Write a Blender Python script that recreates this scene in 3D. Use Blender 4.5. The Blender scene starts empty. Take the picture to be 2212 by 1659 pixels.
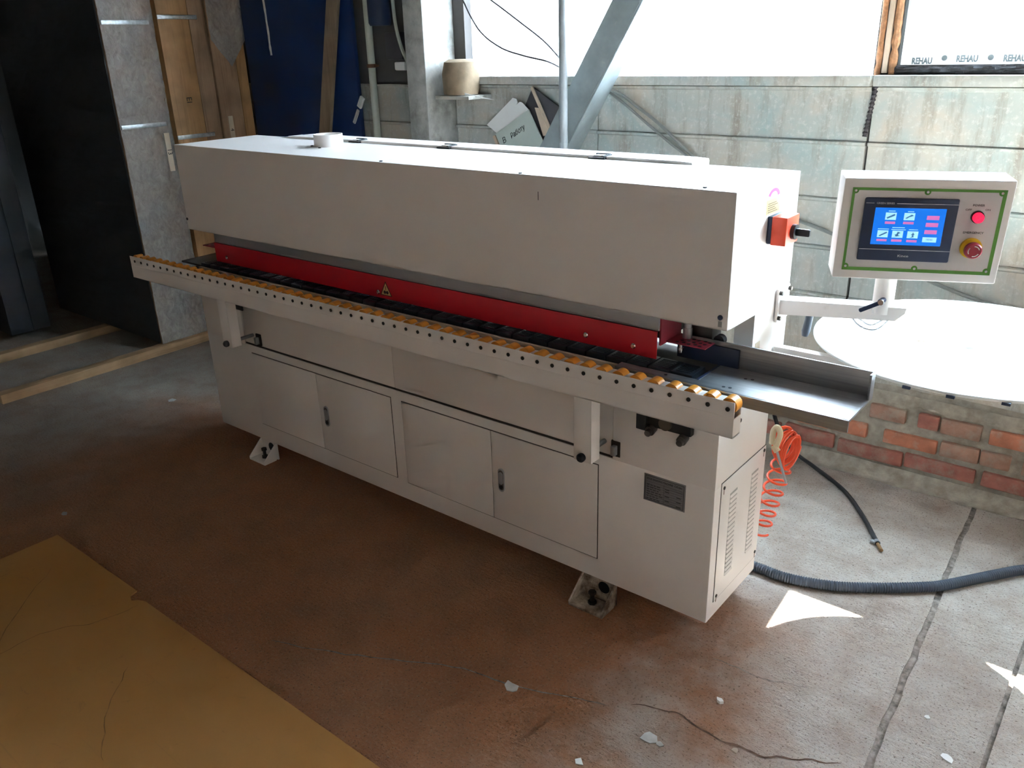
import bpy, bmesh, math, random
from mathutils import Vector, Matrix, Quaternion, noise as mnoise
random.seed(7)
S = bpy.context.scene
C = S.collection
PI = math.pi

# ------------------------------------------------------------------ camera
cam_d = bpy.data.cameras.new('camera'); cam = bpy.data.objects.new('camera', cam_d); C.objects.link(cam)
cam_d.sensor_fit = 'HORIZONTAL'; cam_d.sensor_width = 36.0
cam_d.lens = 1800.36 / 2212 * 36.0
cam_d.clip_start = 0.02; cam_d.clip_end = 200
cam.location = (3.4576, -1.9864, 1.7602)
cam.rotation_euler = (1.1838, 0.0285, 0.6737)
S.camera = cam

# ------------------------------------------------------------------ world, sun, exposure
W = bpy.data.worlds.new('sky'); S.world = W; W.use_nodes = True
bg = W.node_tree.nodes['Background']
bg.inputs[0].default_value = (0.60, 0.82, 1.0, 1); bg.inputs[1].default_value = 3.5
sd = bpy.data.lights.new('sun', 'SUN'); sun = bpy.data.objects.new('sun', sd); C.objects.link(sun)
sd.energy = 5.6; sd.angle = 0.009; sd.color = (1.0, 0.965, 0.91)
sun.location = (3, 8, 9)
sun.rotation_euler = Vector((0.045, -0.63, -1.0)).to_track_quat('-Z', 'Y').to_euler()
S.view_settings.view_transform = 'Standard'; S.view_settings.look = 'None'
S.view_settings.exposure = 4.3; S.view_settings.gamma = 1.0
S.view_settings.use_curve_mapping = False
S.cycles.max_bounces = 8; S.cycles.diffuse_bounces = 6; S.cycles.transmission_bounces = 8
S.cycles.transparent_max_bounces = 12
S.cycles.sample_clamp_indirect = 8.0
S.cycles.use_denoising = True
S.cycles.use_adaptive_sampling = True; S.cycles.adaptive_threshold = 0.04

def portal(x, z, w, h):
    d = bpy.data.lights.new('window_portal', 'AREA'); o = bpy.data.objects.new('window_portal', d); C.objects.link(o)
    d.shape = 'RECTANGLE'; d.size = w; d.size_y = h; d.cycles.is_portal = True
    o.location = (x, 1.66, z); o.rotation_euler = (PI / 2, 0, PI)
    # light leaves towards -Y
    o.rotation_euler = Vector((0, -1, 0)).to_track_quat('-Z', 'Y').to_euler()
portal(3.15, 2.22, 1.12, 1.0)

# ------------------------------------------------------------------ materials
def new_mat(name):
    m = bpy.data.materials.new(name); m.use_nodes = True
    nt = m.node_tree
    return m, nt, nt.nodes['Principled BSDF']
def link(nt, a, b): nt.links.new(a, b)
def rgba(c): return (c[0], c[1], c[2], 1)
def ramp(nt, fac, stops):
    r = nt.nodes.new('ShaderNodeValToRGB'); e = r.color_ramp.elements
    e[0].position, e[0].color = stops[0][0], rgba(stops[0][1]) if len(stops[0][1]) == 3 else stops[0][1]
    e[1].position, e[1].color = stops[-1][0], rgba(stops[-1][1])
    for p, c in stops[1:-1]:
        k = e.new(p); k.color = rgba(c)
    link(nt, fac, r.inputs[0]); return r.outputs[0]
def coords(nt, scale=(1, 1, 1), rot=(0, 0, 0)):
    tc = nt.nodes.new('ShaderNodeTexCoord'); mp = nt.nodes.new('ShaderNodeMapping')
    mp.inputs['Scale'].default_value = scale; mp.inputs['Rotation'].default_value = rot
    link(nt, tc.outputs['Object'], mp.inputs[0]); return mp.outputs[0]
def ntex(nt, vec, scale, detail=4, rough=0.55, dist=0):
    n = nt.nodes.new('ShaderNodeTexNoise'); n.inputs['Scale'].default_value = scale
    n.inputs['Detail'].default_value = detail; n.inputs['Roughness'].default_value = rough
    n.inputs['Distortion'].default_value = dist
    link(nt, vec, n.inputs['Vector']); return n.outputs['Fac']
def mixc(nt, fac, a, b, mode='MIX'):
    m = nt.nodes.new('ShaderNodeMix'); m.data_type = 'RGBA'; m.blend_type = mode
    if isinstance(fac, (int, float)): m.inputs[0].default_value = fac
    else: link(nt, fac, m.inputs[0])
    for sock, v in ((m.inputs[6], a), (m.inputs[7], b)):
        if isinstance(v, tuple): sock.default_value = rgba(v)
        else: link(nt, v, sock)
    return m.outputs[2]
def bump(nt, b, h, strength, dist=0.01):
    n = nt.nodes.new('ShaderNodeBump'); n.inputs['Strength'].default_value = strength
    n.inputs['Distance'].default_value = dist; link(nt, h, n.inputs['Height']); link(nt, n.outputs[0], b.inputs['Normal'])
def plain(name, col, rough=0.5, metal=0.0, var=0.12, scale=9.0, bmp=0.0, spec=0.5, bscale=80.0, emit=None, estr=0.0, dirt=None, dscale=5.0, dlo=0.62, dhi=0.8):
    m, nt, b = new_mat(name); v = coords(nt)
    n = ntex(nt, v, scale, 5)
    dark = tuple(c * (1 - var) for c in col); lite = tuple(min(1, c * (1 + var)) for c in col)
    c = ramp(nt, n, [(0.3, dark), (0.7, lite)])
    if dirt:
        d = ntex(nt, v, dscale, 8, 0.7)
        f = ramp(nt, d, [(dlo, (0, 0, 0)), (dhi, (1, 1, 1))])
        c = mixc(nt, f, c, dirt)
    link(nt, c, b.inputs['Base Color'])
    b.inputs['Roughness'].default_value = rough; b.inputs['Metallic'].default_value = metal
    b.inputs['Specular IOR Level'].default_value = spec
    if bmp: bump(nt, b, ntex(nt, v, bscale, 5), bmp, 0.004)
    if emit:
        b.inputs['Emission Color'].default_value = rgba(emit); b.inputs['Emission Strength'].default_value = estr
    return m
def wood(name, a, b_, axis='z', rough=0.6, scale=1.0):
    m, nt, b = new_mat(name)
    sc = {'z': (30, 30, 1.6), 'x': (1.6, 30, 30), 'y': (30, 1.6, 30)}[axis]
    v = coords(nt, tuple(s * scale for s in sc))
    n = ntex(nt, v, 1.0, 6, 0.6, 0.6)
    v2 = coords(nt); n2 = ntex(nt, v2, 5, 3)
    c = ramp(nt, n, [(0.3, a), (0.52, b_), (0.72, tuple(x * 0.72 for x in a))])
    c = mixc(nt, ramp(nt, n2, [(0.4, (0, 0, 0)), (0.8, (1, 1, 1))]), c, tuple(x * 0.6 for x in a))
    link(nt, c, b.inputs['Base Color']); b.inputs['Roughness'].default_value = rough
    bump(nt, b, n, 0.15, 0.003)
    return m

M = {}
M['cream'] = plain('cream_enamel', (0.77, 0.725, 0.69), 0.42, var=0.035, scale=2.2, dirt=(0.46, 0.41, 0.34), dscale=11, dlo=0.66, dhi=0.92)
M['cream_dirty'] = plain('dirty_cream_enamel', (0.56, 0.47, 0.38), 0.6, var=0.2, scale=18, dirt=(0.12, 0.07, 0.04), dscale=16, dlo=0.40, dhi=0.62)
M['white'] = plain('white_enamel', (0.80, 0.80, 0.78), 0.4, var=0.02)
M['seam'] = plain('dark_seam', (0.045, 0.032, 0.025), 0.8)
M['red'] = plain('red_enamel', (0.50, 0.012, 0.022), 0.38, var=0.06, scale=4)
M['red_plate'] = plain('faded_red_enamel', (0.36, 0.035, 0.06), 0.5, var=0.1)
M['alu'] = plain('anodised_aluminium', (0.40, 0.41, 0.44), 0.42, 0.55, var=0.05)
M['chrome'] = plain('bright_steel', (0.72, 0.72, 0.74), 0.2, 0.95, var=0.03)
M['steel_dark'] = plain('oily_dark_steel', (0.13, 0.115, 0.105), 0.5, 0.5, var=0.2)
M['black'] = plain('black_plastic', (0.012, 0.013, 0.018), 0.45, var=0.1)
M['pad'] = plain('blue_black_rubber_pad', (0.016, 0.022, 0.034), 0.32, var=0.15)
M['roller'] = plain('amber_polyurethane', (0.74, 0.29, 0.035), 0.35, var=0.1, scale=30)
M['bolt'] = plain('dark_bolt', (0.05, 0.043, 0.038), 0.45, 0.7)
M['rust'] = plain('rusty_brown', (0.16, 0.075, 0.04), 0.85, var=0.3, scale=30)
M['orange_red'] = plain('orange_red_plastic', (0.80, 0.075, 0.028), 0.4, var=0.04)
M['label_yellow'] = plain('warning_yellow_sticker', (0.70, 0.50, 0.20), 0.6, var=0.05)
M['label_print'] = plain('sticker_print', (0.16, 0.12, 0.08), 0.7)
M['pink'] = plain('magenta_print', (0.72, 0.08, 0.25), 0.6)
M['plate_grey'] = plain('grey_name_plate', (0.23, 0.23, 0.245), 0.45, 0.3, var=0.06)
M['vent'] = plain('shadowed_vent_grey', (0.40, 0.38, 0.355), 0.8)
M['ink'] = plain('black_ink', (0.02, 0.02, 0.022), 0.7)
M['green'] = plain('green_print', (0.11, 0.30, 0.045), 0.5, var=0.05)
M['hmi'] = plain('navy_bezel_plastic', (0.022, 0.035, 0.085), 0.4, var=0.04)
M['paleprint'] = plain('pale_print', (0.62, 0.64, 0.68), 0.5)
M['panel_face'] = plain('silver_grey_overlay', (0.60, 0.57, 0.555), 0.45, var=0.02)
M['screen'] = plain('lit_blue_screen', (0.01, 0.12, 0.45), 0.25, var=0.03, emit=(0.002, 0.15, 0.70), estr=0.052)
M['scr_pale'] = plain('lit_pale_icon', (0.3, 0.55, 0.65), 0.3, emit=(0.25, 0.55, 0.78), estr=0.062)
M['scr_red'] = plain('lit_rose_button', (0.4, 0.1, 0.25), 0.3, emit=(0.36, 0.10, 0.30), estr=0.075)
M['scr_ink'] = plain('screen_icon_ink', (0.03, 0.12, 0.25), 0.3, emit=(0.03, 0.12, 0.26), estr=0.05)
M['lamp_red'] = plain('lit_red_lens', (0.9, 0.02, 0.06), 0.15, var=0.2, scale=120, emit=(1.0, 0.02, 0.08), estr=0.06)
M['estop'] = plain('dull_red_button', (0.36, 0.035, 0.055), 0.4)
M['yellow'] = plain('yellow_collar', (0.80, 0.52, 0.02), 0.45)
M['hose_red'] = plain('orange_red_hose', (0.85, 0.09, 0.025), 0.3, var=0.08)
M['ivory'] = plain('ivory_plastic', (0.74, 0.62, 0.42), 0.45)
M['hose_black'] = plain('black_rubber_hose', (0.035, 0.032, 0.035), 0.5)
M['conduit'] = plain('slate_grey_conduit', (0.085, 0.105, 0.14), 0.42, var=0.08)
M['brass'] = plain('worn_brass', (0.45, 0.26, 0.13), 0.4, 0.8)
M['paper'] = plain('white_paper', (0.80, 0.80, 0.77), 0.8, var=0.02)
M['scrap'] = plain('grey_white_scrap', (0.52, 0.50, 0.47), 0.8, var=0.15, scale=40)
M['folder'] = plain('grey_green_card', (0.50, 0.56, 0.50), 0.75, var=0.05)
M['dark_board'] = plain('dark_grey_laminate', (0.07, 0.065, 0.075), 0.4, var=0.12)
M['cream_edge'] = plain('beige_edge', (0.62, 0.48, 0.36), 0.6)
M['blue_sheet'] = plain('dark_blue_painted_steel', (0.003, 0.024, 0.110), 0.55, var=0.2, scale=3)
M['gal'] = plain('galvanised_steel', (0.33, 0.36, 0.37), 0.5, 0.35, var=0.15, scale=12)
M['brace'] = plain('grey_painted_steel', (0.24, 0.28, 0.285), 0.6, var=0.16, scale=10, dirt=(0.42, 0.40, 0.36), dscale=14)
M['pipe_white'] = plain('off_white_pipe', (0.55, 0.58, 0.50), 0.4, var=0.05)
M['cable'] = plain('grey_cable', (0.22, 0.23, 0.22), 0.6)
M['cable_dark'] = plain('black_cable', (0.02, 0.02, 0.02), 0.6)
M['column'] = plain('dusty_grey_column', (0.40, 0.40, 0.37), 0.7, var=0.25, scale=14, bmp=0.3, bscale=60, dirt=(0.20, 0.19, 0.165), dscale=9, dlo=0.5, dhi=0.75)
M['foam'] = plain('cured_brown_foam', (0.45, 0.22, 0.11), 0.9, var=0.3, scale=60, bmp=0.8, bscale=90)
M['foam_dark'] = plain('dark_sealant', (0.075, 0.065, 0.07), 0.85, var=0.3, scale=30, bmp=0.8)
M['pvc'] = plain('white_pvc', (0.82, 0.83, 0.83), 0.35, var=0.02)
M['rehau'] = plain('grey_tape_print', (0.30, 0.35, 0.37), 0.6)
M['tape2'] = plain('pale_grey_tape_print', (0.52, 0.54, 0.55), 0.6)
M['batten'] = wood('pale_sawn_timber', (0.42, 0.25, 0.12), (0.50, 0.32, 0.17), 'y')
M['plank'] = wood('weathered_plank', (0.24, 0.17, 0.11), (0.32, 0.23, 0.15), 'z')
M['board_a'] = wood('brown_door_edge', (0.34, 0.21, 0.125), (0.42, 0.27, 0.165), 'z')
M['board_b'] = wood('orange_brown_door_edge', (0.44, 0.245, 0.10), (0.52, 0.30, 0.135), 'z')
M['door_dark'] = plain('dark_brown_door_face', (0.022, 0.021, 0.024), 0.55, var=0.15)
M['tin'] = plain('thin_tin_strip', (0.50, 0.53, 0.53), 0.4, 0.6, var=0.2, scale=60)
M['tag'] = plain('cream_paper_tag', (0.60, 0.52, 0.40), 0.8)
M['bundle'] = plain('dusty_kraft_wrap', (0.24, 0.175, 0.11), 0.85, var=0.35, scale=9, bmp=0.3, bscale=40)
M['debris'] = plain('gap_debris', (0.29, 0.245, 0.21), 0.95, var=0.6, scale=55, bmp=1.0, bscale=60)
M['debris_dark'] = plain('brown_crack_dirt', (0.13, 0.07, 0.045), 0.95, var=0.5, scale=50)
M['scuff'] = plain('brown_scuff', (0.33, 0.17, 0.06), 0.8, var=0.3, scale=30)
M['mortar'] = plain('grey_mortar', (0.36, 0.32, 0.26), 0.95, var=0.25, scale=25, bmp=0.8, bscale=70, dirt=(0.20, 0.15, 0.11), dscale=10, dlo=0.5, dhi=0.8)
M['brick'] = plain('orange_red_brick', (0.50, 0.19, 0.11), 0.9, var=0.22, scale=16, bmp=0.6, bscale=90, dirt=(0.42, 0.36, 0.29), dscale=14, dlo=0.5, dhi=0.78)
M['brick2'] = plain('maroon_brick', (0.36, 0.135, 0.10), 0.9, var=0.25, scale=16, bmp=0.6, bscale=90, dirt=(0.34, 0.28, 0.22), dscale=14, dlo=0.48, dhi=0.75)
M['brick3'] = plain('dusty_brown_brick', (0.36, 0.20, 0.14), 0.92, var=0.25, scale=16, bmp=0.7, bscale=90, dirt=(0.36, 0.31, 0.25), dscale=12, dlo=0.45, dhi=0.7)
M['plaster'] = plain('dark_plaster', (0.105, 0.098, 0.092), 0.9, var=0.15, scale=3, bmp=0.2)  # dark tone set to cut light bounce in the unseen hall
M['bounce_wall'] = plain('warm_bounce_wall', (0.82, 0.63, 0.50), 0.9, var=0.12, scale=2)  # bright tone added to unseen walls as bounce fill for the machine front
M['ground'] = plain('outdoor_ground', (0.40, 0.37, 0.32), 0.95, var=0.2, scale=1)

def mk_steel_tray():
    m, nt, b = new_mat('brushed_steel'); v = coords(nt, (2.5, 160, 160))
    n = ntex(nt, v, 1.0, 5, 0.6)
    link(nt, ramp(nt, n, [(0.3, (0.30, 0.30, 0.31)), (0.7, (0.44, 0.44, 0.45))]), b.inputs['Base Color'])
    r = nt.nodes.new('ShaderNodeMapRange'); r.inputs[3].default_value = 0.26; r.inputs[4].default_value = 0.46
    link(nt, n, r.inputs[0]); link(nt, r.outputs[0], b.inputs['Roughness'])
    b.inputs['Metallic'].default_value = 0.85; bump(nt, b, n, 0.05, 0.002); return m
M['tray'] = mk_steel_tray()
def mk_floor(name, light=1.0):
    m, nt, b = new_mat(name); v = coords(nt)
    big = ntex(nt, v, 0.9, 4, 0.6, 0.4); mid = ntex(nt, v, 6, 7, 0.7); fine = ntex(nt, v, 95, 5, 0.75)
    speck = ntex(nt, v, 150, 3, 0.6)
    k = lambda c: tuple(x * light for x in c)
    sep = nt.nodes.new('ShaderNodeSeparateXYZ'); link(nt, v, sep.inputs[0])
    def win(sock, a, b):
        m1 = nt.nodes.new('ShaderNodeMapRange'); m1.interpolation_type = 'SMOOTHSTEP'; m1.inputs[1].default_value = a; m1.inputs[2].default_value = b; link(nt, sock, m1.inputs[0]); return m1.outputs[0]
    def mul(a, b):
        m1 = nt.nodes.new('ShaderNodeMath'); m1.operation = 'MULTIPLY'; link(nt, a, m1.inputs[0]); link(nt, b, m1.inputs[1]); return m1.outputs[0]
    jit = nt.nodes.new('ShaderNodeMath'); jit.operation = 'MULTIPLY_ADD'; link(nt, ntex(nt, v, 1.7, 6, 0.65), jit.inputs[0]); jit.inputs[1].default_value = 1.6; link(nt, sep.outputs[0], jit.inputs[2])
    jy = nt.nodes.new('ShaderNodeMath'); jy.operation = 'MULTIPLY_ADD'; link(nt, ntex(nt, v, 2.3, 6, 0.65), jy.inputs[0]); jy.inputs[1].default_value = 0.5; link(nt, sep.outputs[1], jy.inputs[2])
    shade_zone = mul(mul(win(jit.outputs[0], -0.2, 0.9), win(jit.outputs[0], 3.75, 3.1)), win(jy.outputs[0], 0.75, 0.30))  # warm brown of the shade painted into the floor before the machine
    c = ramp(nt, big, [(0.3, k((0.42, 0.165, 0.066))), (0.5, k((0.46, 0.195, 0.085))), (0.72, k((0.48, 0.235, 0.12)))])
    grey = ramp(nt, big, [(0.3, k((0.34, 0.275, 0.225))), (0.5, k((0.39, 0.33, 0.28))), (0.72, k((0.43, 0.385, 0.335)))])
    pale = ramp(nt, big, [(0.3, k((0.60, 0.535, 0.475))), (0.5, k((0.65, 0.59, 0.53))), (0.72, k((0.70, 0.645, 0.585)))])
    grey = mixc(nt, win(jit.outputs[0], 2.7, 3.5), grey, pale)  # lime-dust whitening, also lightened to carry window light on the right
    c = mixc(nt, shade_zone, grey, c)
    c = mixc(nt, ramp(nt, mid, [(0.42, (0, 0, 0)), (0.72, (0.55, 0.55, 0.55))]), c, k((0.26, 0.145, 0.085)))
    c = mixc(nt, ramp(nt, fine, [(0.50, (0, 0, 0)), (0.72, (0.5, 0.5, 0.5))]), c, k((0.54, 0.38, 0.26)))
    c = mixc(nt, ramp(nt, speck, [(0.58, (0, 0, 0)), (0.68, (0.85, 0.85, 0.85))]), c, k((0.13, 0.075, 0.045)))
    link(nt, c, b.inputs['Base Color']); b.inputs['Roughness'].default_value = 0.86
    b.inputs['Specular IOR Level'].default_value = 0.35
    v2 = coords(nt, (1, 3.2, 1), (0, 0, 0.5)); h = ntex(nt, v2, 16, 9, 0.68)
    h2 = nt.nodes.new('ShaderNodeMath'); h2.operation = 'ADD'; link(nt, h, h2.inputs[0]); link(nt, fine, h2.inputs[1])
    bump(nt, b, h2.outputs[0], 0.85, 0.014); return m
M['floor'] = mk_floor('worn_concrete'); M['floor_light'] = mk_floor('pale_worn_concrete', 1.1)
def mk_wallpanel():
    m, nt, b = new_mat('stained_grey_wall_panel'); v = coords(nt)
    a = ntex(nt, v, 2.2, 5, 0.6, 0.8); vs = coords(nt, (14, 14, 2.0)); s = ntex(nt, vs, 1.0, 7, 0.7); f = ntex(nt, v, 45, 6, 0.75)
    c = ramp(nt, a, [(0.30, (0.33, 0.41, 0.40)), (0.46, (0.44, 0.44, 0.40)), (0.58, (0.50, 0.44, 0.36)), (0.72, (0.40, 0.42, 0.40))])
    c = mixc(nt, ramp(nt, s, [(0.50, (0, 0, 0)), (0.68, (0.8, 0.8, 0.8))]), c, (0.25, 0.21, 0.165))
    c = mixc(nt, ramp(nt, f, [(0.52, (0, 0, 0)), (0.66, (0.6, 0.6, 0.6))]), c, (0.60, 0.60, 0.56))
    link(nt, c, b.inputs['Base Color']); b.inputs['Roughness'].default_value = 0.75
    bump(nt, b, f, 0.2, 0.004); return m
M['wallpanel'] = mk_wallpanel()
def mk_hardboard():
    m, nt, b = new_mat('yellow_brown_hardboard'); v = coords(nt)
    a = ntex(nt, v, 1.6, 5, 0.6); f = ntex(nt, v, 16, 7, 0.75, 1.0); vs = coords(nt, (1.2, 26, 1), (0, 0, 0.7)); s = ntex(nt, vs, 1.0, 4, 0.6)
    c = ramp(nt, a, [(0.3, (0.46, 0.215, 0.052)), (0.7, (0.52, 0.27, 0.085))])
    c = mixc(nt, ramp(nt, f, [(0.60, (0, 0, 0)), (0.74, (0.6, 0.6, 0.6))]), c, (0.24, 0.13, 0.05))
    c = mixc(nt, ramp(nt, s, [(0.66, (0, 0, 0)), (0.75, (0.35, 0.35, 0.35))]), c, (0.27, 0.16, 0.07))
    link(nt, c, b.inputs['Base Color']); b.inputs['Roughness'].default_value = 0.6
    bump(nt, b, f, 0.05, 0.002); return m
M['hardboard'] = mk_hardboard()
def mk_frosted(kk=1.0):
    m, nt, b = new_mat('milky_translucent_sheet'); nt.nodes.remove(b)
    out = nt.nodes['Material Output']; t = nt.nodes.new('ShaderNodeBsdfTranslucent'); d = nt.nodes.new('ShaderNodeBsdfDiffuse')
    v = coords(nt); n = ntex(nt, v, 2.0, 4)
    link(nt, ramp(nt, n, [(0.3, (0.86 * kk, 0.88 * kk, 0.92 * kk)), (0.7, (0.92 * kk, 0.94 * kk, 0.98 * kk))]), t.inputs[0])
    d.inputs[0].default_value = (0.85, 0.87, 0.9, 1)
    mx = nt.nodes.new('ShaderNodeMixShader'); mx.inputs[0].default_value = 0.2
    link(nt, t.outputs[0], mx.inputs[1]); link(nt, d.outputs[0], mx.inputs[2]); link(nt, mx.outputs[0], out.inputs[0]); return m
M['frosted'] = mk_frosted(); M['frosted_low_light'] = mk_frosted(0.7)  # dimmed pane copy lowers the light falling on the left floor
def mk_pvc():
    m, nt, b = new_mat('white_window_pvc'); nt.nodes.remove(b)
    out = nt.nodes['Material Output']; t = nt.nodes.new('ShaderNodeBsdfTranslucent'); d = nt.nodes.new('ShaderNodeBsdfDiffuse')
    n = ntex(nt, coords(nt), 3.0, 3)
    c = ramp(nt, n, [(0.3, (0.84, 0.85, 0.85)), (0.7, (0.88, 0.89, 0.89))]); link(nt, c, t.inputs[0]); link(nt, c, d.inputs[0])
    mx = nt.nodes.new('ShaderNodeMixShader'); mx.inputs[0].default_value = 0.78  # translucent share added to imitate window glare on frame and trim
    link(nt, t.outputs[0], mx.inputs[1]); link(nt, d.outputs[0], mx.inputs[2]); link(nt, mx.outputs[0], out.inputs[0]); return m
M['window_pvc'] = mk_pvc(); M['frosted_dim'] = M['window_pvc']
def mk_glass():
    m, nt, b = new_mat('clear_window_glass'); nt.nodes.remove(b)
    out = nt.nodes['Material Output']; t = nt.nodes.new('ShaderNodeBsdfTransparent'); g = nt.nodes.new('ShaderNodeBsdfGlossy')
    t.inputs[0].default_value = (0.93, 0.96, 0.96, 1); g.inputs['Roughness'].default_value = 0.02
    mx = nt.nodes.new('ShaderNodeMixShader'); mx.inputs[0].default_value = 0.06
    link(nt, t.outputs[0], mx.inputs[1]); link(nt, g.outputs[0], mx.inputs[2]); link(nt, mx.outputs[0], out.inputs[0]); return m
M['glass'] = mk_glass()
def mk_film():
    m, nt, b = new_mat('crinkled_stretch_film')
    v = coords(nt, (9, 14, 9), (0.25, 0.2, 0.3)); n = ntex(nt, v, 2.2, 9, 0.72, 0.9)
    f = ramp(nt, n, [(0.32, (0.32, 0.32, 0.32)), (0.72, (0.56, 0.56, 0.56))])
    b.inputs['Base Color'].default_value = (0.74, 0.77, 0.78, 1); b.inputs['Roughness'].default_value = 0.22
    link(nt, f, b.inputs['Alpha']); bump(nt, b, n, 0.9, 0.03); return m
M['film'] = mk_film()
def mk_film_shaded():
    m, nt, b = new_mat('shaded_side_stretch_film')  # shaded copy of the film, tint darkened for the dim faces
    v = coords(nt, (3, 3, 14), (0.0, 0.75, 0.0)); n = ntex(nt, v, 1.6, 8, 0.7, 1.0)
    f = ramp(nt, n, [(0.45, (0.01, 0.01, 0.01)), (0.72, (0.30, 0.30, 0.30))])
    b.inputs['Base Color'].default_value = (0.22, 0.23, 0.26, 1); b.inputs['Roughness'].default_value = 0.3
    link(nt, f, b.inputs['Alpha']); bump(nt, b, n, 0.5, 0.02); return m
M['film_shaded'] = mk_film_shaded()

# ------------------------------------------------------------------ mesh helpers
class B:
    def __init__(s, off=(0, 0, 0)): s.bm = bmesh.new(); s.o = Vector(off)
    def box(s, x0, x1, y0, y1, z0, z1, bev=0.0, seg=2):
        mt = Matrix.Translation(Vector(((x0 + x1) / 2, (y0 + y1) / 2, (z0 + z1) / 2)) - s.o) @ Matrix.Diagonal((x1 - x0, y1 - y0, z1 - z0, 1))
        r = bmesh.ops.create_cube(s.bm, size=1.0, matrix=mt)
        if bev:
            es = list({e for v in r['verts'] for e in v.link_edges})
            bmesh.ops.bevel(s.bm, geom=es, offset=bev, segments=seg, affect='EDGES', profile=0.5)
        return s
    def obox(s, c, ax, ay, az, hx, hy, hz, bev=0.0):
        c = Vector(c) - s.o; ax, ay, az = Vector(ax).normalized(), Vector(ay).normalized(), Vector(az).normalized()
        R = Matrix((ax, ay, az)).transposed().to_4x4()
        r = bmesh.ops.create_cube(s.bm, size=2.0, matrix=Matrix.Translation(c) @ R @ Matrix.Diagonal((hx, hy, hz, 1)))
        if bev:
            es = list({e for v in r['verts'] for e in v.link_edges})
            bmesh.ops.bevel(s.bm, geom=es, offset=bev, segments=2, affect='EDGES')
        return s
    def cyl(s, p, q, r, n=20, r2=None, cap=True):
        p, q = Vector(p) - s.o, Vector(q) - s.o; d = q - p
        R = d.to_track_quat('Z', 'Y').to_matrix().to_4x4()
        bmesh.ops.create_cone(s.bm, cap_ends=cap, segments=n, radius1=r, radius2=r if r2 is None else r2, depth=d.length,
                              matrix=Matrix.Translation((p + q) / 2) @ R)
        return s
    def lathe(s, c, axis, prof, n=32):
        # prof: list of (radius, height along axis)
        c = Vector(c) - s.o; R = Vector(axis).to_track_quat('Z', 'Y').to_matrix()
        rings = []
        for r, h in prof:
            rings.append([s.bm.verts.new(c + R @ Vector((r * math.cos(2 * PI * i / n), r * math.sin(2 * PI * i / n), h))) for i in range(n)])
        for a, b in zip(rings, rings[1:]):
            for i in range(n): s.bm.faces.new((a[i], a[(i + 1) % n], b[(i + 1) % n], b[i]))
        s.bm.faces.new(rings[0][::-1]); s.bm.faces.new(rings[-1]); return s
    def tubewall(s, p, q, ro, ri, n=40):
        p, q = Vector(p) - s.o, Vector(q) - s.o; d = q - p; R = d.to_track_quat('Z', 'Y').to_matrix()
        def ring(c, r): return [s.bm.verts.new(c + R @ Vector((r * math.cos(2 * PI * i / n), r * math.sin(2 * PI * i / n), 0))) for i in range(n)]
        a, b, c, e = ring(p, ro), ring(q, ro), ring(q, ri), ring(p, ri)
        for A, Bb in ((a, b), (b, c), (c, e), (e, a)):
            for i in range(n): s.bm.faces.new((A[i], A[(i + 1) % n], Bb[(i + 1) % n], Bb[i]))
        return s
    def prism(s, pts, vec):
        vec = Vector(vec); a = [s.bm.verts.new(Vector(p) - s.o) for p in pts]; b = [s.bm.verts.new(Vector(p) - s.o + vec) for p in pts]
        n = len(a)
        s.bm.faces.new(a[::-1]); s.bm.faces.new(b)
        for i in range(n): s.bm.faces.new((a[i], a[(i + 1) % n], b[(i + 1) % n], b[i]))
        bmesh.ops.recalc_face_normals(s.bm, faces=s.bm.faces); return s
    def tube(s, pts, r, n=8, cap=True, radii=None):
        pts = [Vector(p) - s.o for p in pts]; rings = []
        up = Vector((0, 0, 1)); prev = None
        for i, p in enumerate(pts):
            t = (pts[min(i + 1, len(pts) - 1)] - pts[max(i - 1, 0)]).normalized()
            if prev is None:
                a = t.cross(up) if abs(t.dot(up)) < 0.95 else t.cross(Vector((1, 0, 0)))
            else: a = prev - t * prev.dot(t)
            a.normalize(); prev = a; b = t.cross(a)
            rr = radii[i] if radii else r
            rings.append([s.bm.verts.new(p + (a * math.cos(2 * PI * k / n) + b * math.sin(2 * PI * k / n)) * rr) for k in range(n)])
        for A, Bb in zip(rings, rings[1:]):
            for k in range(n): s.bm.faces.new((A[k], A[(k + 1) % n], Bb[(k + 1) % n], Bb[k]))
        if cap: s.bm.faces.new(rings[0][::-1]); s.bm.faces.new(rings[-1])
        return s
    def grid(s, fn, nu, nv):
        g = [[s.bm.verts.new(Vector(fn(i / nu, j / nv)) - s.o) for j in range(nv + 1)] for i in range(nu + 1)]
        for i in range(nu):
            for j in range(nv): s.bm.faces.new((g[i][j], g[i + 1][j], g[i + 1][j + 1], g[i][j + 1]))
        return s
    def mesh(s, name, smooth=True):
        bmesh.ops.recalc_face_normals(s.bm, faces=s.bm.faces)
        me = bpy.data.meshes.new(name); s.bm.to_mesh(me); s.bm.free()
        if smooth:
            for p in me.polygons: p.use_smooth = True
            me.set_sharp_from_angle(angle=0.62)
        return me

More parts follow.
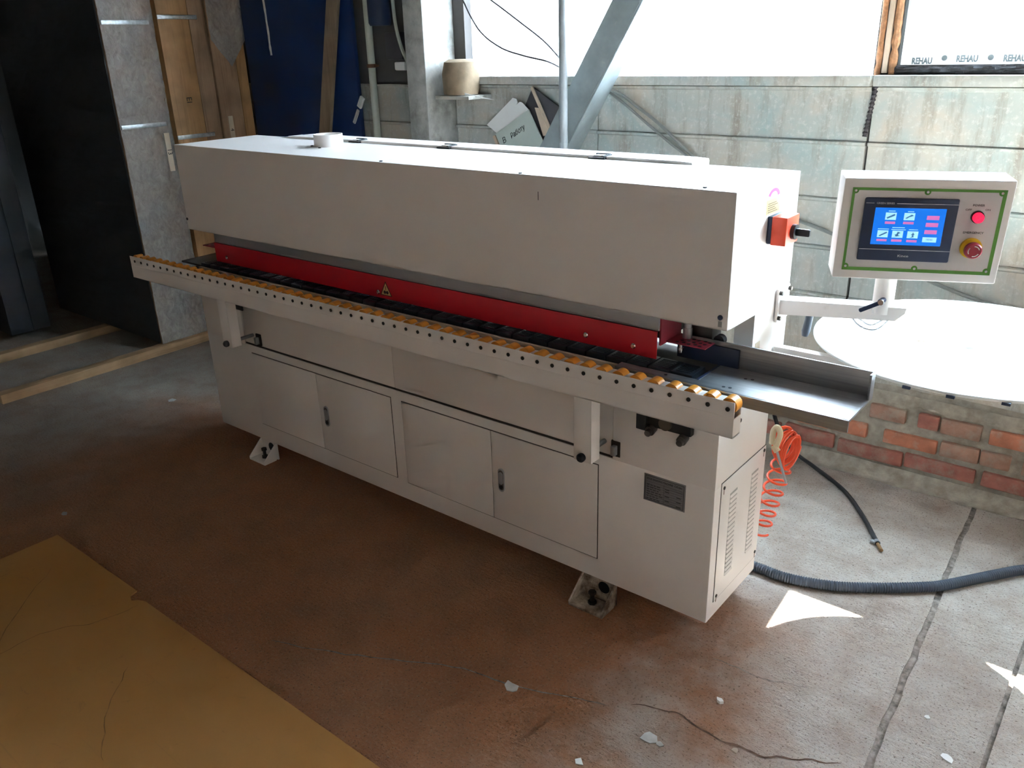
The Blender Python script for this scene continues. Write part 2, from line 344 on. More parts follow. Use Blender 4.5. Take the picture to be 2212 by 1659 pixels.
def obj(name, b, mat, parent=None, smooth=True, label=None, kind=None, loc=None):
    me = b.mesh(name, smooth) if isinstance(b, B) else b
    if isinstance(b, B): me.materials.append(M[mat])
    o = bpy.data.objects.new(name, me); C.objects.link(o)
    if parent: o.parent = parent
    if label: o['label'] = label
    if kind: o['kind'] = kind
    if loc is not None: o.location = loc
    return o
def tag(o, label, cat, group=None):
    o['label'] = label; o['category'] = cat
    if group: o['group'] = group
    return o
def thing(name, label, cat, loc=(0, 0, 0), rot=(0, 0, 0), group=None):
    o = bpy.data.objects.new(name, None); C.objects.link(o); o.location = loc; o.rotation_euler = rot
    o.empty_display_size = 0.1
    return tag(o, label, cat, group)
def smooth_path(pts, n=10):
    P = [Vector(p) for p in pts]; out = []
    for i in range(len(P) - 1):
        p0, p1, p2, p3 = P[max(i - 1, 0)], P[i], P[i + 1], P[min(i + 2, len(P) - 1)]
        for k in range(n):
            t = k / n
            out.append(0.5 * ((2 * p1) + (p2 - p0) * t + (2 * p0 - 5 * p1 + 4 * p2 - p3) * t * t + (3 * p1 - p0 - 3 * p2 + p3) * t ** 3))
    out.append(P[-1]); return out
def text(name, s, size, mat, parent, origin, right, up, width=None, ext=0.0003, shear=0.0, align='CENTER', bold=0.0):
    cu = bpy.data.curves.new(name, 'FONT'); cu.body = s; cu.size = size; cu.align_x = align; cu.align_y = 'CENTER'; cu.extrude = ext; cu.shear = shear; cu.offset = bold
    cu.resolution_u = 2
    to = bpy.data.objects.new(name + '_src', cu); me = bpy.data.meshes.new_from_object(to)
    bpy.data.objects.remove(to)
    xs = [v.co.x for v in me.vertices]; sx = 1.0
    if width and xs: sx = width / (max(xs) - min(xs))
    right, up = Vector(right).normalized(), Vector(up).normalized(); nrm = right.cross(up)
    for v in me.vertices: v.co = Vector(origin) + right * v.co.x * sx + up * v.co.y + nrm * v.co.z
    me.materials.clear(); me.materials.append(M[mat])
    o = bpy.data.objects.new(name, me); C.objects.link(o); o.parent = parent
    return o

# ------------------------------------------------------------------ the hall
fl = obj('floor', B().box(-5, 6, -7, 1.5, -0.16, -0.009), 'debris', kind='structure', label='worn concrete floor of the workshop')
def jx(y, k=0): return 3.124 - 0.0433 * (y + 0.171) + k      # the wide joint runs slightly askew
def slab(pts, mat='floor'):
    obj('concrete_slab', B().prism([(x, y, -0.14) for x, y in pts], (0, 0, 0.14)), mat, fl, smooth=False)
def wob(a, b, n, amp):
    out = []
    for i in range(n + 1):
        t = i / n; x = a[0] + (b[0] - a[0]) * t; y = a[1] + (b[1] - a[1]) * t
        out.append((x + amp * (mnoise.noise((x * 9, y * 13, 3.3)) + 0.6 * mnoise.noise((x * 30, y * 37, 1.3))), y))
    return out
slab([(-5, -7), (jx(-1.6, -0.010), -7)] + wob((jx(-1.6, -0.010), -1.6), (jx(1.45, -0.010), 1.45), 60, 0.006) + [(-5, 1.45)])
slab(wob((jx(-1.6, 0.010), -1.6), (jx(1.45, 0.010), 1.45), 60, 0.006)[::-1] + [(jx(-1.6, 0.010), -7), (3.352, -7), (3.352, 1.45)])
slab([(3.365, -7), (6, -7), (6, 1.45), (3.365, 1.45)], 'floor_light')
def ribbon(name, pts, w, parent, mat, z=0.0012, seed=0, n=6):
    P = smooth_path([(x, y, 0) for x, y in pts], n); bb = B(); L = []
    for i, p in enumerate(P):
        t = (P[min(i + 1, len(P) - 1)] - P[max(i - 1, 0)]).normalized(); nn = Vector((-t.y, t.x, 0))
        e = math.sin(PI * min(1, i / (len(P) - 1))) ** 0.4
        j = nn * 0.012 * mnoise.noise((p.x * 22, p.y * 22, seed))
        ww = w * e * (0.4 + 0.9 * abs(mnoise.noise((p.x * 31, p.y * 27, seed + 5)))) + 0.0006
        L.append((bb.bm.verts.new(p + j + nn * ww + Vector((0, 0, z))), bb.bm.verts.new(p + j - nn * ww + Vector((0, 0, z)))))
    for a, c in zip(L, L[1:]): bb.bm.faces.new((a[0], c[0], c[1], a[1]))
    return obj(name, bb, mat, parent, smooth=False)
ribbon('floor_crack', [(1.45, -0.80), (1.63, -0.728), (1.835, -0.625), (2.036, -0.527), (2.193, -0.496), (2.379, -0.428), (2.47, -0.39)], 0.0035, fl, 'debris', seed=2)
ribbon('floor_crack', [(2.52, -0.345), (2.60, -0.315), (2.66, -0.30), (2.76, -0.318), (2.83, -0.31), (2.90, -0.301), (2.988, -0.243), (3.07, -0.21)], 0.0042, fl, 'debris_dark', seed=4)
ribbon('floor_crack', [(2.62, -0.03), (2.72, -0.03), (2.80, -0.02), (2.90, 0.02)], 0.002, fl, 'debris', seed=9)

wb = B()
wins = [(0.36, 1.455), (1.495, 2.42), (2.505, 3.80), (4.1, 5.6)]
ZS, ZT = 1.615, 2.72
wb.box(-5, 6, 1.505, 1.66, 0.0, ZS); wb.box(-5, 6, 1.505, 1.66, ZT, 4.2)
xs = [-5, 0.36, 2.42, 2.505, 3.80, 4.1, 5.6, 6]
for i in range(0, len(xs), 2): wb.box(xs[i], xs[i + 1], 1.505, 1.66, ZS, ZT)
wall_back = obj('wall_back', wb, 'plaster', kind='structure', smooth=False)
zb_ = [(0.385, 0.7455), (0.7465, 0.9485), (0.9495, 1.1465), (1.1475, 1.3705), (1.3715, 1.574)]
for i, (a, b) in enumerate(zb_):
    for x0, x1 in ((-4.9, -0.62), (-0.61, 0.15), (0.29, 1.19), (1.195, 2.43), (2.44, 3.99), (4.0, 5.9)):
        j = 0.0015 * random.uniform(-1, 1)
        p = B().box(x0, x1, 1.490 + j, 1.512, a, b - 0.018, 0.001, 1)
        p.prism([(x0, 1.491 + j, b - 0.020), (x0, 1.479 + j, b - 0.013), (x0, 1.479 + j, b - 0.004), (x0, 1.492, b)], (x1 - x0, 0, 0))
        obj('wall_panel', p, 'wallpanel', wall_back)
for x0, x1 in ((0.29, 1.19), (1.195, 2.43), (2.44, 3.99), (4.0, 5.9)):
    obj('sill_ledge', B().box(x0, x1, 1.448, 1.512, 1.575, 1.614, 0.004), 'wallpanel', wall_back)
# brick plinth
obj('mortar_bed', B().grid(lambda u, v: (1.2 + 4.7 * u, 1.455 + 0.010 * mnoise.noise((u * 90, v * 9, 1)), 0.385 * v), 160, 14), 'mortar', wall_back)
obj('mortar_bed', B().grid(lambda u, v: (1.2 + 4.7 * u, 1.452 + 0.045 * v, 0.335 + 0.075 * v + 0.010 * mnoise.noise((u * 40, v * 4, 7))), 140, 5), 'mortar', wall_back)
obj('mortar_fillet', B().grid(lambda u, v: (1.2 + 4.7 * u, 1.385 + 0.065 * v + 0.012 * mnoise.noise((u * 50, v * 3, 4)) * (1 - v), 0.0015 + 0.05 * v ** 2.0), 160, 6), 'mortar', wall_back)
rows = [(0.258, [(2.05, 2.28), (2.30, 2.43), (2.60, 2.742), (2.79, 2.868), (2.876, 3.022), (3.051, 3.30), (3.31, 3.56)]),
        (0.158, [(1.98, 2.13), (2.14, 2.29), (2.30, 2.44), (2.445, 2.60), (2.667, 2.875), (2.888, 3.03), (3.035, 3.14), (3.18, 3.42)]),
        (0.068, [(2.06, 2.23), (2.25, 2.47), (2.487, 2.754), (2.763, 3.029), (3.053, 3.30)]),
        ]
for ri, (z0, br) in enumerate(rows):
    for k, (a, b) in enumerate(br):
        jz = random.uniform(-0.005, 0.005); jy = random.uniform(-0.004, 0.005)
        q = B().box(a, b, 1.437 + jy, 1.47, z0 + jz, z0 + jz + 0.064 + random.uniform(-0.003, 0.003), 0.006)
        for v in q.bm.verts: v.co += Vector((mnoise.noise(v.co * 40), mnoise.noise(v.co * 37 + Vector((5, 0, 0))), mnoise.noise(v.co * 33))) * 0.003
        mt = 'brick' if (ri, k) in ((1, 4), (0, 5), (1, 2), (1, 3), (0, 0), (0, 1)) else random.choice(['brick2', 'brick2', 'brick3'])
        obj('brick', q, mt, wall_back)
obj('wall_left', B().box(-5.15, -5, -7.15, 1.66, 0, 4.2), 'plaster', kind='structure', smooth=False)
obj('wall_right', B().box(6, 6.15, -7.15, 1.66, 0, 4.2), 'bounce_wall', kind='structure', smooth=False)
obj('wall_front', B().box(-5, 6, -7.15, -7, 0, 4.2), 'bounce_wall', kind='structure', smooth=False)
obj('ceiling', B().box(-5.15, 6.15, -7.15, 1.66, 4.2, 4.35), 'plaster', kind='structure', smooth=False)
obj('ground', B().box(-30, 30, 1.66, 40, -0.25, -0.05), 'ground', kind='structure', smooth=False)

# windows
def frosted(name, x0, x1, mat='frosted'):
    w = obj(name, B().box(x0, x1, 1.560, 1.566, ZS, ZT), mat, kind='structure', smooth=False, label='milky white translucent sheet filling the window opening')
    f = B().box(x0, x1, 1.545, 1.585, ZT - 0.04, ZT)
    obj('window_frame', f, 'pvc', w)
frosted('window_1', 0.36, 1.455, 'frosted_low_light'); frosted('window_2', 1.495, 2.42); frosted('window_4', 4.1, 5.6)
X0, X1, Z0, Z1 = 2.512, 3.76, 1.645, 2.68
w3 = obj('window_3', B().box(X0 + 0.089, X1 - 0.089, 1.556, 1.562, Z0 + 0.089, Z1 - 0.089), 'glass', kind='structure', smooth=False)
fr = B()
for a in ((X0, X1, 1.515, 1.60, Z0, Z0 + 0.062), (X0, X1, 1.515, 1.60, Z1 - 0.062, Z1), (X0, X0 + 0.062, 1.515, 1.60, Z0 + 0.0625, Z1 - 0.0625), (X1 - 0.062, X1, 1.515, 1.60, Z0 + 0.0625, Z1 - 0.0625)): fr.box(*a)
obj('window_frame', fr, 'window_pvc', w3)
sa = B(); e = 0.0625; ww = 0.026
for a in ((X0 + e, X1 - e, 1.530, 1.585, Z0 + e, Z0 + e + ww), (X0 + e, X1 - e, 1.530, 1.585, Z1 - e - ww, Z1 - e), (X0 + e, X0 + e + ww, 1.530, 1.585, Z0 + e + ww + 0.0005, Z1 - e - ww - 0.0005), (X1 - e - ww, X1 - e, 1.530, 1.585, Z0 + e + ww + 0.0005, Z1 - e - ww - 0.0005)): sa.box(*a)
obj('sash', sa, 'window_pvc', w3)
for k, x in enumerate((2.585, 2.735, 2.885, 3.035)):
    text('tape_lettering', 'REHAU', 0.030, 'rehau', w3, (x, 1.5140, 1.666 - (0.006 if k == 0 else 0)), (1, 0, 0), (0, 0, 1), width=0.070, bold=0.0016)
for k, x in enumerate((2.660, 2.810, 2.960)):
    obj('tape_dot', B().cyl((x, 1.5145, 1.670), (x, 1.5135, 1.670), 0.010, 20), 'rehau', w3)
text('tape_lettering', 'REHAU', 0.022, 'tape2', w3, (2.528, 1.5135, 1.84), (0, 0, 1), (-1, 0, 0), width=0.10)
obj('tape_strip', B().box(2.514, 2.541, 1.5105, 1.5145, 1.775, 2.4, 0.001), 'pvc', w3)
obj('sealant_strip', B().grid(lambda u, v: (2.49 + 1.3 * u, 1.505 + 0.012 * mnoise.noise((u * 40, v * 4, 2)) - 0.012 * math.sin(PI * v), 1.612 + 0.036 * v), 90, 6), 'foam_dark', w3)
# foam and wood strip between the two right windows
trim1 = obj('trim_1', B().box(2.452, 2.472, 1.492, 1.51, 1.62, 2.72, 0.003), 'cream_edge', kind='structure')
obj('foam_bead', B().tube([(2.488 + 0.004 * mnoise.noise((0, 0, i * .7)), 1.503, 1.615 + i * 0.022) for i in range(50)], 0.012, 8, radii=[0.014 + 0.007 * mnoise.noise((3, 1, i * 0.9)) for i in range(50)]), 'foam', trim1)
obj('foam_bead', B().tube([(2.437 + 0.004 * mnoise.noise((0, 4, i * .7)), 1.500, 1.610 + i * 0.022) for i in range(50)], 0.010, 8, radii=[0.011 + 0.006 * mnoise.noise((3, 7, i * 0.9)) for i in range(50)]), 'foam', trim1)
trim2 = obj('trim_2', B().box(1.446, 1.504, 1.552, 1.572, ZS, ZT, 0.003), 'frosted_dim', kind='structure')
# twisted bead hanging over the panel joint
bd = thing('sealant_bead', 'rough grey vertical bead over the wall panel joint above the control panel', 'bead', (2.43, 1.48, 1.39))
pts = [(2.445 - 0.02 * (i / 40), 1.481, 1.575 - 0.0046 * i) for i in range(41)]
obj('bead', B((2.43, 1.48, 1.39)).tube(pts, 0.01, 8, radii=[0.0085 + 0.0025 * math.sin(i * 1.9) for i in range(41)]), 'foam_dark', bd)

# ------------------------------------------------------------------ column, brace, pipes, blue sheet
o = obj('column', B().box(0.15, 0.286, 1.275, 1.505, 0, 4.2, 0.006), 'column'); tag(o, 'dusty grey building column beside the left window', 'column')
def line_brace():
    a, b = Vector((0.93, 1.30, 1.06)), Vector((2.20, 1.30, 3.05)); d = (b - a).normalized(); n = Vector((-d.z, 0, d.x)); yv = Vector((0, 1, 0))
    t = thing('diagonal_brace', 'grey steel angle brace slanting up across the window', 'brace', tuple(a))
    c = (a + b) / 2; h = (b - a).length / 2
    obj('flange', B(a).obox(c + n * 0.02, d, n, yv, h, 0.062, 0.004, 0.002), 'brace', t)
    obj('flange', B(a).obox(c - n * 0.044 + yv * 0.062, d, n, yv, h, 0.004, 0.064, 0.002), 'brace', t)
line_brace()
o = obj('vertical_pipe', B().cyl((1.172, 1.235, 0), (1.172, 1.235, 4.2), 0.0195, 20), 'gal'); tag(o, 'thin grey vertical steel tube crossing in front of the diagonal brace', 'pipe')
o = obj('drain_pipe', B().cyl((-0.315, 1.462, 0), (-0.315, 1.462, 4.2), 0.021, 20), 'pipe_white')
t = thing('wall_pipe', 'off-white vertical plastic pipe clipped to the dark wall left of the column', 'pipe', (-0.315, 1.462, 0)); o.parent = t; o.name = 'pipe'
o.location = (0.315, -1.462, 0)
obj('pipe_clip', B((-0.315, 1.462, 0)).tubewall((-0.315, 1.462, 1.66), (-0.315, 1.462, 1.68), 0.027, 0.0205, 20).box(-0.30, -0.26, 1.455, 1.467, 1.664, 1.676), 'rust', t)
o = obj('blue_metal_sheet', B().box(-1.455, -0.425, 1.440, 1.466, 0.02, 2.9, 0.003), 'blue_sheet'); tag(o, 'large dark blue painted metal sheet against the back wall', 'panel')
a, b = Vector((-0.985, 1.35, 0.0)), Vector((-0.37, 1.418, 2.65)); d = (b - a).normalized(); rx = Vector((1, 0, 0)); rx = (rx - d * rx.dot(d)).normalized()
o = obj('wooden_plank', B().obox((a + b) / 2 + Vector((0, 0, 0.01)), d, rx, d.cross(rx), (b - a).length / 2, 0.048, 0.011, 0.002), 'plank'); tag(o, 'narrow weathered wooden plank leaning on the blue metal sheet', 'plank')
o = obj('hanging_strand', B().tube([(-1.20 + 0.03 * t_ + 0.006 * mnoise.noise((0, 3, t_ * 9)), 1.42, 2.6 - 0.86 * t_) for t_ in [i / 40 for i in range(41)]], 0.004, 6, radii=[0.0065 + 0.004 * mnoise.noise((1, 1, i * 0.8)) for i in range(41)]), 'scrap'); tag(o, 'frayed pale strand hanging in front of the blue sheet', 'rope')
# things on the dark strip of wall
t = thing('socket_box', 'grey switch box with a white base beside the column', 'switch box', (-0.07, 1.49, 1.7))
O = (-0.07, 1.49, 1.7)
obj('box', B(O).box(-0.155, -0.03, 1.425, 1.49, 1.70, 1.84, 0.008), 'dark_board', t); obj('base', B(O).box(-0.10, -0.02, 1.43, 1.49, 1.645, 1.69, 0.008), 'paper', t)
o = obj('blue_canister', B().lathe((-0.19, 1.435, 1.875), (0, 0, 1), [(0.0, 0), (0.055, 0.0), (0.062, 0.015), (0.062, 0.20), (0.045, 0.24), (0.02, 0.26), (0.0, 0.26)], 24), 'hmi'); tag(o, 'dark blue canister hung on the wall left of the column', 'canister')
o = obj('loose_cable', B().tube(smooth_path([(-0.06, 1.40, 2.6), (-0.045, 1.40, 2.1), (-0.03, 1.40, 1.85), (0.03, 1.41, 1.68), (0.09, 1.42, 1.62), (0.10, 1.43, 1.5), (0.075, 1.43, 1.35), (0.10, 1.44, 1.15), (0.13, 1.45, 0.9)], 8), 0.0095, 8), 'pipe_white'); tag(o, 'cream loose cable dropping down beside the column', 'cable')
t = thing('putty_brush', 'small pale brush hanging askew on the wall near the blue sheet', 'brush', (-0.42, 1.44, 1.4))
O = Vector((-0.42, 1.44, 1.4)); dd = Vector((0.07, 0, 0.11)).normalized()
obj('handle', B(O).obox(O + Vector((-0.03, -0.01, -0.005)), dd, (0, 1, 0), dd.cross(Vector((0, 1, 0))), 0.045, 0.006, 0.010, 0.003), 'scrap', t)
obj('head', B(O).obox(O + Vector((0.022, -0.01, 0.075)), dd, (0, 1, 0), dd.cross(Vector((0, 1, 0))), 0.034, 0.008, 0.017, 0.003), 'paper', t)
# bundle between column and window
t = thing('wrapped_bundle', 'dusty brown wrapped bundle on a small ledge between column and window', 'bundle', (0.42, 1.42, 1.52))
O = (0.42, 1.42, 1.52)
q = B(O).lathe((0.415, 1.40, 1.53), (0, 0, 1), [(0.0, 0), (0.095, 0), (0.10, 0.02), (0.095, 0.10), (0.088, 0.155), (0.06, 0.168), (0.0, 0.168)], 28)
for v in q.bm.verts: v.co += Vector((mnoise.noise(v.co * 14), mnoise.noise(v.co * 14 + Vector((9, 0, 0))), 0)) * 0.012
obj('bundle_body', q, 'bundle', t); obj('ledge', B(O).box(0.31, 0.54, 1.31, 1.49, 1.508, 1.526, 0.003), 'wallpanel', t)
obj('film_scrap', B(O).prism([(0.44, 1.325, 1.57), (0.47, 1.325, 1.545), (0.63, 1.40, 1.505), (0.60, 1.40, 1.507), (0.46, 1.325, 1.53)], (0, 0.002, 0)), 'paper', t)
# document pocket
t = thing('document_pocket', 'grey-green card document pocket with papers hung askew on the wall', 'folder', (0.74, 1.48, 1.35)); O = (0.74, 1.48, 1.35)
def xz(l, y, th, name, mat, lab=None): return obj(name, B(O).prism([(x, y, z) for x, z in l], (0, th, 0)), mat, t, smooth=False, label=lab)
xz([(0.64, 1.23), (0.825, 1.563), (1.01, 1.46), (0.83, 1.13)], 1.464, 0.010, 'backing_board', 'dark_board')
xz([(0.817, 1.558), (0.829, 1.566), (1.02, 1.225), (1.005, 1.218)], 1.456, 0.010, 'edge_strip', 'cream_edge')
xz([(0.845, 1.468), (0.870, 1.467), (0.935, 1.345), (0.895, 1.335)], 1.452, 0.004, 'edge_strip', 'cream_edge')
xz([(0.534, 1.377), (0.712, 1.513), (0.735, 1.508), (0.742, 1.49), (0.600, 1.345)], 1.448, 0.002, 'paper_sheet', 'paper')
xz([(0.552, 1.372), (0.761, 1.495), (0.775, 1.492), (0.818, 1.456), (0.61, 1.336)], 1.442, 0.002, 'paper_sheet', 'paper')
xz([(0.607, 1.336), (0.823, 1.460), (0.91, 1.31), (0.80, 1.10), (0.745, 1.08)], 1.428, 0.008, 'pocket', 'folder')
xz([(0.584, 1.324), (0.600, 1.330), (0.70, 1.12), (0.685, 1.11)], 1.432, 0.03, 'side_strip', 'cream_edge')
rt = Vector((0.216, 0, 0.124)).normalized(); upv = Vector((-0.124, 0, 0.216)).normalized()
text('handwriting', '\u0412', 0.040, 'ink', t, Vector((0.665, 1.4265, 1.306)) - Vector(O), rt, upv, shear=0.2)
text('handwriting', '\u0420\u0430\u0431\u043e\u0442\u0443', 0.036, 'ink', t, Vector((0.752, 1.4265, 1.352)) - Vector(O), rt, upv, width=0.105, shear=0.25)
# cables
def cable(name, pts, r, mat, lab):
    o = obj(name, B().tube(smooth_path(pts, 8), r, 8), mat); tag(o, lab, 'cable', 'thin wires across the window' if name == 'thin_wire' else 'grey cables on the wall'); return o
cable('power_cable', [(1.235, 1.43, 1.585), (1.343, 1.455, 1.531), (1.45, 1.462, 1.465), (1.54, 1.465, 1.406), (1.719, 1.468, 1.270), (1.88, 1.468, 1.16), (2.0, 1.468, 1.10), (2.187, 1.468, 1.05), (2.34, 1.468, 1.008), (2.55, 1.468, 0.93), (2.794, 1.468, 0.848), (2.977, 1.47, 0.804), (3.2, 1.47, 0.78)], 0.0075, 'cable', 'thick grey cable running down the wall from the brace behind the control panel')
cable('power_cable', [(1.215, 1.43, 1.580), (1.32, 1.462, 1.515), (1.468, 1.466, 1.413), (1.60, 1.468, 1.325), (1.685, 1.468, 1.272), (1.80, 1.468, 1.17), (1.9, 1.468, 1.0)], 0.006, 'cable', 'thinner grey cable on the wall, lower of the two from the brace')
cable('thin_wire', [(0.40, 1.40, 2.08), (0.452, 1.40, 1.97), (0.549, 1.40, 1.83), (0.679, 1.40, 1.749), (0.82, 1.40, 1.709), (0.985, 1.37, 1.682), (1.16, 1.25, 1.652)], 0.0044, 'cable_dark', 'thin sagging wire across the window, lower of two, tied to the tube')
cable('thin_wire', [(0.50, 1.40, 2.03), (0.63, 1.40, 1.961), (0.797, 1.40, 1.862), (0.972, 1.37, 1.767), (1.16, 1.25, 1.681)], 0.0044, 'cable_dark', 'thin straight wire across the window, upper of two, tied to the tube')

# ------------------------------------------------------------------ edge banding machine
MC = thing('edge_banding_machine', 'long cream edge banding machine with red guard and amber roller rail', 'machine', (0, 0, 0))
LX, DY, ZB = 2.576, 0.357, 0.088
body = B()
body.box(0, LX, 0.0, DY, ZB, 0.556, 0.004)
body.box(0, 0.30, 0.0, DY, 0.55, 0.862, 0.004); body.box(2.228, LX, 0.0, DY, 0.55, 0.862, 0.004)
body.box(0.29, 2.24, 0.012, DY, 0.54, 0.862); body.box(0.29, 2.24, 0.0, 0.06, 0.79, 0.862)
cab = obj('base_cabinet', body, 'cream', MC)
for a, b in ((0.302, 1.2525), (1.2555, 2.226)):
    obj('recessed_panel', B().box(a, b, 0.005, 0.013, 0.5625, 0.789, 0.001), 'cream', MC)
obj('panel_seam', B().box(0.302, 2.226, 0.003, 0.0125, 0.5562, 0.5632), 'seam', MC)
for (xa, xm, xb, za, zb2, hx) in ((0.340, 0.785, 1.232, 0.171, 0.5215, 0.8295), (1.288, 1.7325, 2.179, 0.166, 0.5195, 1.7765)):
    obj('door_seam', B().box(xa, xb, -0.0006, 0.01, za, zb2), 'seam', MC)
    for k, (p, q) in enumerate(((xa + 0.0028, xm - 0.0012), (xm + 0.0012, xb - 0.0032))):
        dr = obj('door', B().box(p, q, -0.0032, 0.01, za + 0.003, zb2 - 0.003, 0.0012), 'cream', MC)
        if k:
            hz = 0.337; hw, hh = 0.0135, 0.046
            def caps(hw, hh, y0, y1, zc=hz):
                P = [(hx + hw * math.cos(t), y0, zc + hh - hw + hw * math.sin(t)) for t in [PI * i / 10 for i in range(11)]]
                P += [(hx + hw * math.cos(t), y0, zc - hh + hw + hw * math.sin(t)) for t in [PI + PI * i / 10 for i in range(11)]]
                return B().prism(P, (0, y1 - y0, 0))
            obj('handle', caps(hw, hh, -0.0075, -0.003), 'alu', dr); obj('handle_recess', caps(hw * 0.78, hh * 0.86, -0.0079, -0.0073), 'steel_dark', dr)
            obj('handle_lever', caps(hw * 0.66, hh * 0.52, -0.011, -0.0075, hz + 0.008), 'alu', dr)
            obj('handle_lock', B().cyl((hx, -0.0110, hz - 0.027), (hx, -0.007, hz - 0.027), 0.0075, 16), 'black', dr)
# feet
def foot(x0, x1, yf, sgn, clean):
    mat = 'cream' if clean else 'cream_dirty'
    f = obj('foot', B().box(x0, x1, min(yf, -0.0 if sgn > 0 else DY), max(yf, 0.0 if sgn > 0 else DY), 0.0, 0.008, 0.001), mat, MC)
    yb = 0.012 if sgn > 0 else DY - 0.012
    obj('back_plate', B().box(x0, x1, yb - 0.004, yb + 0.004, 0.0, ZB + 0.004), mat, f)
    for x in (x0, x1 - 0.006):
        obj('gusset', B().prism([(x, yf, 0.004), (x, yf, 0.016), (x, yb, ZB), (x, yb, 0.004)], (0.006, 0, 0)), mat, f, smooth=False)
    xc = (x0 + x1) / 2; yc = yf + sgn * 0.045
    obj('bolt_hole', B().cyl((xc + 0.02, yb - sgn * 0.0045, 0.056), (xc + 0.02, yb - sgn * 0.004, 0.056), 0.022, 20), 'black', f)
    obj('anchor_bolt', B().cyl((xc, yc, 0.006), (xc, yc, 0.052), 0.0075, 12).cyl((xc, yc, 0.046), (xc, yc, 0.056), 0.0135, 6).cyl((xc, yc, 0.008), (xc, yc, 0.018), 0.015, 6), 'bolt', f)
foot(0.292, 0.408, -0.066, 1, True); foot(2.113, 2.247, -0.077, 1, False)
foot(0.292, 0.408, DY + 0.07, -1, True); foot(2.113, 2.247, DY + 0.07, -1, True)
# hood
hood = B()
hood.box(-0.006, LX, 0.0, 0.0025, 1.038, 1.400, 0.001); hood.box(-0.006, LX, 0.0, 0.425, 1.3985, 1.4022, 0.0015)
hood.box(-0.006, LX, 0.421, 0.425, 1.06, 1.40)
for x in (-0.006, LX - 0.003):
    hood.prism([(x, 0.001, 1.038), (x, 0.001, 1.400), (x, 0.424, 1.400), (x, 0.424, 0.80), (x, 0.181, 0.80), (x, 0.181, 1.036)], (0.003, 0, 0))
hood.box(-0.006, LX, 0.0, 0.02, 1.038, 1.0405)
hood = obj('hood', hood, 'cream', MC, smooth=False)
for a_, b_ in ((LX - 0.06, LX - 0.0035), (0.0, 0.06)): obj('side_post', B().box(a_, b_, 0.185, 0.42, 0.80, 1.034), 'cream', hood)
lid = obj('rear_lid', B().prism([(0.21, 0.40, 1.4024), (0.30, 0.40, 1.411), (2.20, 0.40, 1.411), (2.245, 0.40, 1.4085), (2.247, 0.40, 1.4024)], (0, 0.115, 0)).box(0.21, 2.247, 0.44, 0.515, 1.30, 1.404), 'cream', MC, smooth=False)
for x in (0.712, 1.215, 1.905):
    obj('lid_clip', B().box(x - 0.032, x + 0.032, 0.386, 0.400, 1.4022, 1.4075, 0.001).box(x - 0.026, x + 0.026, 0.425, 0.437, 1.411, 1.4165, 0.001).box(x + 0.020, x + 0.030, 0.386, 0.437, 1.411, 1.4145), 'black', lid)
    obj('clip_pad', B().box(x - 0.018, x + 0.020, 0.40, 0.425, 1.411, 1.4135), 'pvc', lid)
obj('duct_collar', B().tubewall((0.705, 0.262, 1.4022), (0.705, 0.262, 1.449), 0.058, 0.0555, 48), 'cream', hood)
for x, y in ((0.645, 0.225), (0.735, 0.190), (1.274, 0.014), (1.881, 0.012), (2.475, 0.028)):
    obj('screw', B().cyl((x, y, 1.402), (x, y, 1.4055), 0.0055, 10), 'black', hood)
obj('screw', B().cyl((2.555, -0.003, 1.073), (2.555, 0.001, 1.073), 0.0072, 12), 'hmi', hood)
obj('slot', B().box(2.5495, 2.5605, -0.0006, 0.0004, 1.046, 1.062, 0.0003), 'alu', hood)
obj('screw', B().cyl((-0.0, -0.003, 1.083), (-0.0, 0.001, 1.083), 0.006, 10), 'black', hood)
obj('scratch', B().box(1.9545, 1.9565, -0.0004, 0.001, 1.331, 1.356), 'ink', hood)
# pressure beam and guard
obj('aluminium_strip', B().box(0.185, 2.371, 0.003, 0.03, 0.999, 1.046, 0.001).box(0.185, 2.371, 0.0018, 0.006, 1.0015, 1.005), 'alu', MC)
g = obj('red_guard', B().box(0.187, 2.370, -0.004, 0.0005, 0.917, 0.999, 0.0012), 'red', MC)
for x, z in ((0.272, 0.944), (1.222, 0.938), (2.212, 0.938), (2.295, 0.943)):
    if x == 2.212: continue
    obj('guard_screw', B().lathe((x, -0.004, z), (0, -1, 0), [(0.0, 0), (0.0085, 0), (0.0085, 0.003), (0.006, 0.0055), (0.0, 0.006)], 14), 'chrome', g)
obj('guard_screw', B().lathe((2.13, -0.004, 0.945), (0, -1, 0), [(0.0, 0), (0.0085, 0), (0.0085, 0.003), (0.006, 0.0055), (0.0, 0.006)], 14), 'chrome', g)
tri = lambda cx, cz, s: [(cx - s, -0.0041, cz - s * 0.85), (cx + s, -0.0041, cz - s * 0.85), (cx, -0.0041, cz + s * 0.95)]
obj('warning_triangle', B().prism(tri(1.262, 0.955, 0.030), (0, -0.0003, 0)), 'seam', g, smooth=False)
obj('warning_triangle', B().prism([(x, -0.0044, z) for x, _, z in tri(1.262, 0.953, 0.0245)], (0, -0.0003, 0)), 'label_yellow', g, smooth=False, label='red and yellow crush warning triangle')
obj('warning_mark', B().cyl((1.256, -0.0047, 0.942), (1.256, -0.005, 0.942), 0.0065, 12).cyl((1.269, -0.0047, 0.942), (1.269, -0.005, 0.942), 0.0065, 12).box(1.2605, 1.2635, -0.005, -0.0047, 0.951, 0.965), 'seam', g)
obj('pressure_beam', B().box(0.16, 2.37, 0.04, 0.17, 0.965, 1.12), 'steel_dark', MC)
